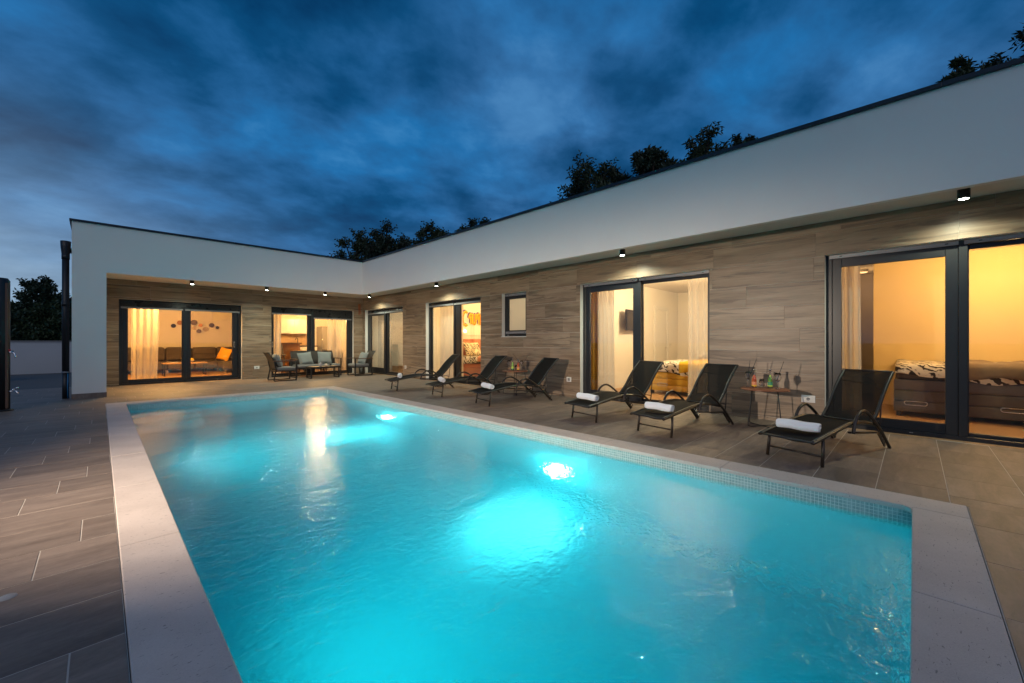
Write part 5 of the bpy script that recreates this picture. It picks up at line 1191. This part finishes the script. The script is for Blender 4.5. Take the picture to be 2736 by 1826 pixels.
# ================================================================ TREES
M_bark = pbr('dark_bark', (0.055, 0.042, 0.032), 0.95, var=0.3, vscale=8, bump=0.6, bscale=30)
M_leaf = [pbr('leaf_green_a', (0.030, 0.052, 0.018), 0.6, var=0.3, vscale=2), pbr('leaf_green_b', (0.022, 0.042, 0.020), 0.6, var=0.3, vscale=2)]
def leaf(mb, c, d, n, L, w):
    """one pointed leaf: four corner points, folded a little along its midrib"""
    s = d.cross(n).normalized()*w
    mb.add([c, c+d*L*0.45+s-n*w*.25, c+d*L, c+d*L*0.45-s-n*w*.25], [(0, 1, 2), (0, 2, 3)])
def tree(x, y, h, cr, base, label, seed, kind=0, shoots=26, pinnate=True, leafL=0.16, dens=1.0, sparse=False, squash=1.0):
    """trunk with limbs that end in leafy shoots; cr crown radius, base height of the crown's underside"""
    rnd = random.Random(seed); o = empty('tree', (x, y, -0.06), 0, label, 'tree', 'trees behind the house')
    tr = MB(); lf = MB()
    top = Vector((rnd.uniform(-.2, .2), rnd.uniform(-.2, .2), h*0.72))
    tr.tube(smooth_path([(0, 0, 0), (0.05, 0.03, h*0.25), (top.x*.6, top.y*.6, h*0.5), tuple(top)], 3), [0.13*h/6*(1-0.75*i/9) for i in range(10)], 8)
    cz = (base+h)/2; rz_ = (h-base)/2
    for k in range(shoots):
        # points through the whole crown, more of them near its skin
        while True:
            v = Vector((rnd.uniform(-1, 1), rnd.uniform(-1, 1), rnd.uniform(-1, 1)))
            if 0.25 < v.length < 1.0: break
        if rnd.random() < 0.62: v = v.normalized()*rnd.uniform(0.78, 1.08)
        e = Vector((v.x*cr, v.y*cr*squash, cz+v.z*rz_))
        s0 = Vector((top.x*.5, top.y*.5, min(h*0.7, max(h*0.28, e.z-0.5*abs(e.x)-0.35*h*rnd.random()))))
        mid = s0.lerp(e, 0.55)+Vector((rnd.uniform(-.15, .15), rnd.uniform(-.15, .15), 0.12*h*rnd.random()))
        path = smooth_path([s0, mid, e], 4)
        tr.tube(path, [0.045*(1-0.85*i/8)*h/6 for i in range(9)], 5, caps=False)
        # leafy twigs round the outer half of the limb
        out = (e-Vector((0, 0, cz))).normalized()
        for q in range(int(9*dens)):
            f = rnd.uniform(0.5, 1.0); p = path[min(8, int(f*8))]+Vector((rnd.gauss(0, .10), rnd.gauss(0, .10), rnd.gauss(0, .10)))*cr*.6
            d = (out*0.6+Vector((rnd.uniform(-1, 1), rnd.uniform(-1, 1), rnd.uniform(-.5, 1)))).normalized()
            tl = rnd.uniform(0.25, 0.55)*min(1.4, cr/1.6)
            tr.tube([p, p+d*tl], [0.011, 0.004], 3, caps=False)
            nl = 9 if pinnate else 7
            for j in range(nl):
                g = (j+1)/nl; c = p+d*tl*g
                a = d.orthogonal().normalized(); a.rotate(Matrix.Rotation(j*2.4+rnd.uniform(-.4, .4), 3, d))
                dirn = (a*0.9+d*0.6+Vector((0, 0, -0.25))).normalized()
                leaf(lf, c, dirn, dirn.orthogonal().normalized(), leafL*rnd.uniform(.7, 1.2), leafL*(0.16 if pinnate else 0.30))
    tr.build('trunk', M_bark, o); lf.build('crown', M_leaf[kind], o)
    return o
def spot(u, d):
    """plan point in the direction of picture column u at d metres of depth"""
    r = (u-1368)/1087.4*d; c, s = math.cos(YAW), math.sin(YAW)
    return r*c+d*s, -r*s+d*c
def hv(v, d): return 1.2+(913.5-v)/1087.4*d
specs = [ # u, depth, v of the top, crown radius, label, kind, seed, pinnate, leaf length
    (948, 25, 624, 1.55, 'round dark tree behind the inner corner of the roof', 0, 11, False, 0.20),
    (1035, 24, 598, 1.75, 'wide dark tree right of the inner corner', 1, 12, False, 0.19),
    (1150, 22, 592, 1.35, 'bushy tree rising just right of the wide dark tree', 0, 13, False, 0.17),
    (1275, 19, 566, 0.95, 'few leafy tips showing over the middle of the long roof edge', 1, 14, False, 0.15),
    (1570, 15.5, 436, 1.35, 'feathery tree at the left of the group over the long roof', 0, 15, True, 0.22),
    (1745, 14.5, 392, 1.05, 'feathery tree in the middle of the group over the long roof', 1, 16, True, 0.22),
    (1880, 14.0, 360, 1.15, 'tallest feathery tree of the group over the long roof', 0, 17, True, 0.22),
    (1985, 13.6, 360, 0.70, 'last small feathery tree at the right of the group', 1, 18, True, 0.20),
    (2562, 11.5, 148, 0.50, 'single leafy shoot standing over the right part of the roof edge', 0, 19, True, 0.20),
    (1668, 15.2, 452, 0.75, 'low bushy filler between the feathery trees over the long roof', 1, 21, True, 0.22),
    (2745, 11.0, 72, 0.95, 'dark tree at the upper right over the roof edge', 1, 20, True, 0.22)]
for (u, d, v, cr, lab, kd, sd, pin, ll) in specs:
    x, y = spot(u, d); h = hv(v, d)+(-0.22 if d > 18 else -0.02)
    tree(x, y, h, cr, h-2.6*cr if cr > 0.8 else h-3.0*cr, lab, sd, kd, shoots=int(34*max(0.6, cr/1.3)), pinnate=pin, leafL=ll*0.78, dens=2.8)
# left: dark shrubs and trees behind the garden wall, a bare one among them
for (u, d, v, cr, lab, sd) in ((118, 33, 742, 1.5, 'leafy tree with a pointed top behind the garden wall', 31), (28, 32, 812, 1.6, 'dark bush behind the overhanging slab', 32), (190, 36, 790, 1.6, 'dark bush half hidden by the white pillar', 33), (80, 36, 826, 2.4, 'dense dark bush low behind the garden wall', 34), (-60, 33, 800, 2.0, 'dark bush at the left edge of the view', 35), (150, 31, 818, 2.0, 'dense dark bush behind the downpipe', 36), (60, 30, 840, 1.7, 'lowest dark bush behind the garden wall', 37)):
    x, y = spot(u, d); h = hv(v, d)
    tree(x, y, h, cr, 0.2, lab, sd, sd % 2, shoots=95, pinnate=False, leafL=0.26, dens=1.6)
def bare_tree(u, d, v, label, seed):
    rnd = random.Random(seed); x, y = spot(u, d); h = hv(v, d); o = empty('bare_tree', (x, y, -0.06), 0, label, 'tree'); tr = MB(); tw = MB()
    def grow(p, dr, L, r, lev, mb):
        pts = [p]
        for i in range(4):
            dr = (dr+Vector((rnd.gauss(0, .13), rnd.gauss(0, .13), 0.05))).normalized(); pts.append(pts[-1]+dr*L/4)
        mb.tube(pts, [r*(1-.14*i) for i in range(5)], 5 if lev < 2 else 3, caps=False)
        if lev < 5:
            for k in range(3 if lev < 3 else 2):
                ax = dr.orthogonal().normalized(); ax.rotate(Matrix.Rotation(rnd.uniform(0, 6.3), 3, dr)); nd = (dr+ax*rnd.uniform(.35, .8)).normalized()
                grow(pts[rnd.choice((2, 3, 4))], nd, L*rnd.uniform(.62, .8), r*.52, lev+1, tw)
    grow(Vector((0, 0, 0)), Vector((0, 0, 1)), h*0.36, 0.10, 0, tr); tr.build('trunk', M_bark, o); tw.build('twigs', M_bark, o)
bare_tree(30, 34, 690, 'bare leafless tree against the pale sky at the left edge', 5)

# added fixture, unseen; visor shaped to keep its light off the fascia
FLP = Vector((-2.6, 3.4, 1.85)); fdir = Vector((0.944, 0.328, 0))
fl_ = empty('floodlight', (FLP.x, FLP.y, 0), math.atan2(fdir.y, fdir.x), 'added black hooded floodlight on a post, unseen beyond the left of the terrace', 'floodlight')
MB().tube([(-0.12, 0, -0.03), (-0.12, 0, 1.75)], 0.03, 10).build('post', M_black, fl_)
MB().box(-0.14, -0.06, -0.14, 0.14, 1.73, 1.97).build('housing', M_black, fl_, bevel=0.01)
hd = MB(); hd.box(-0.14, 0.42, -0.40, 0.40, 1.903, 1.915); hd.build('cutoff_hood', M_black, fl_)
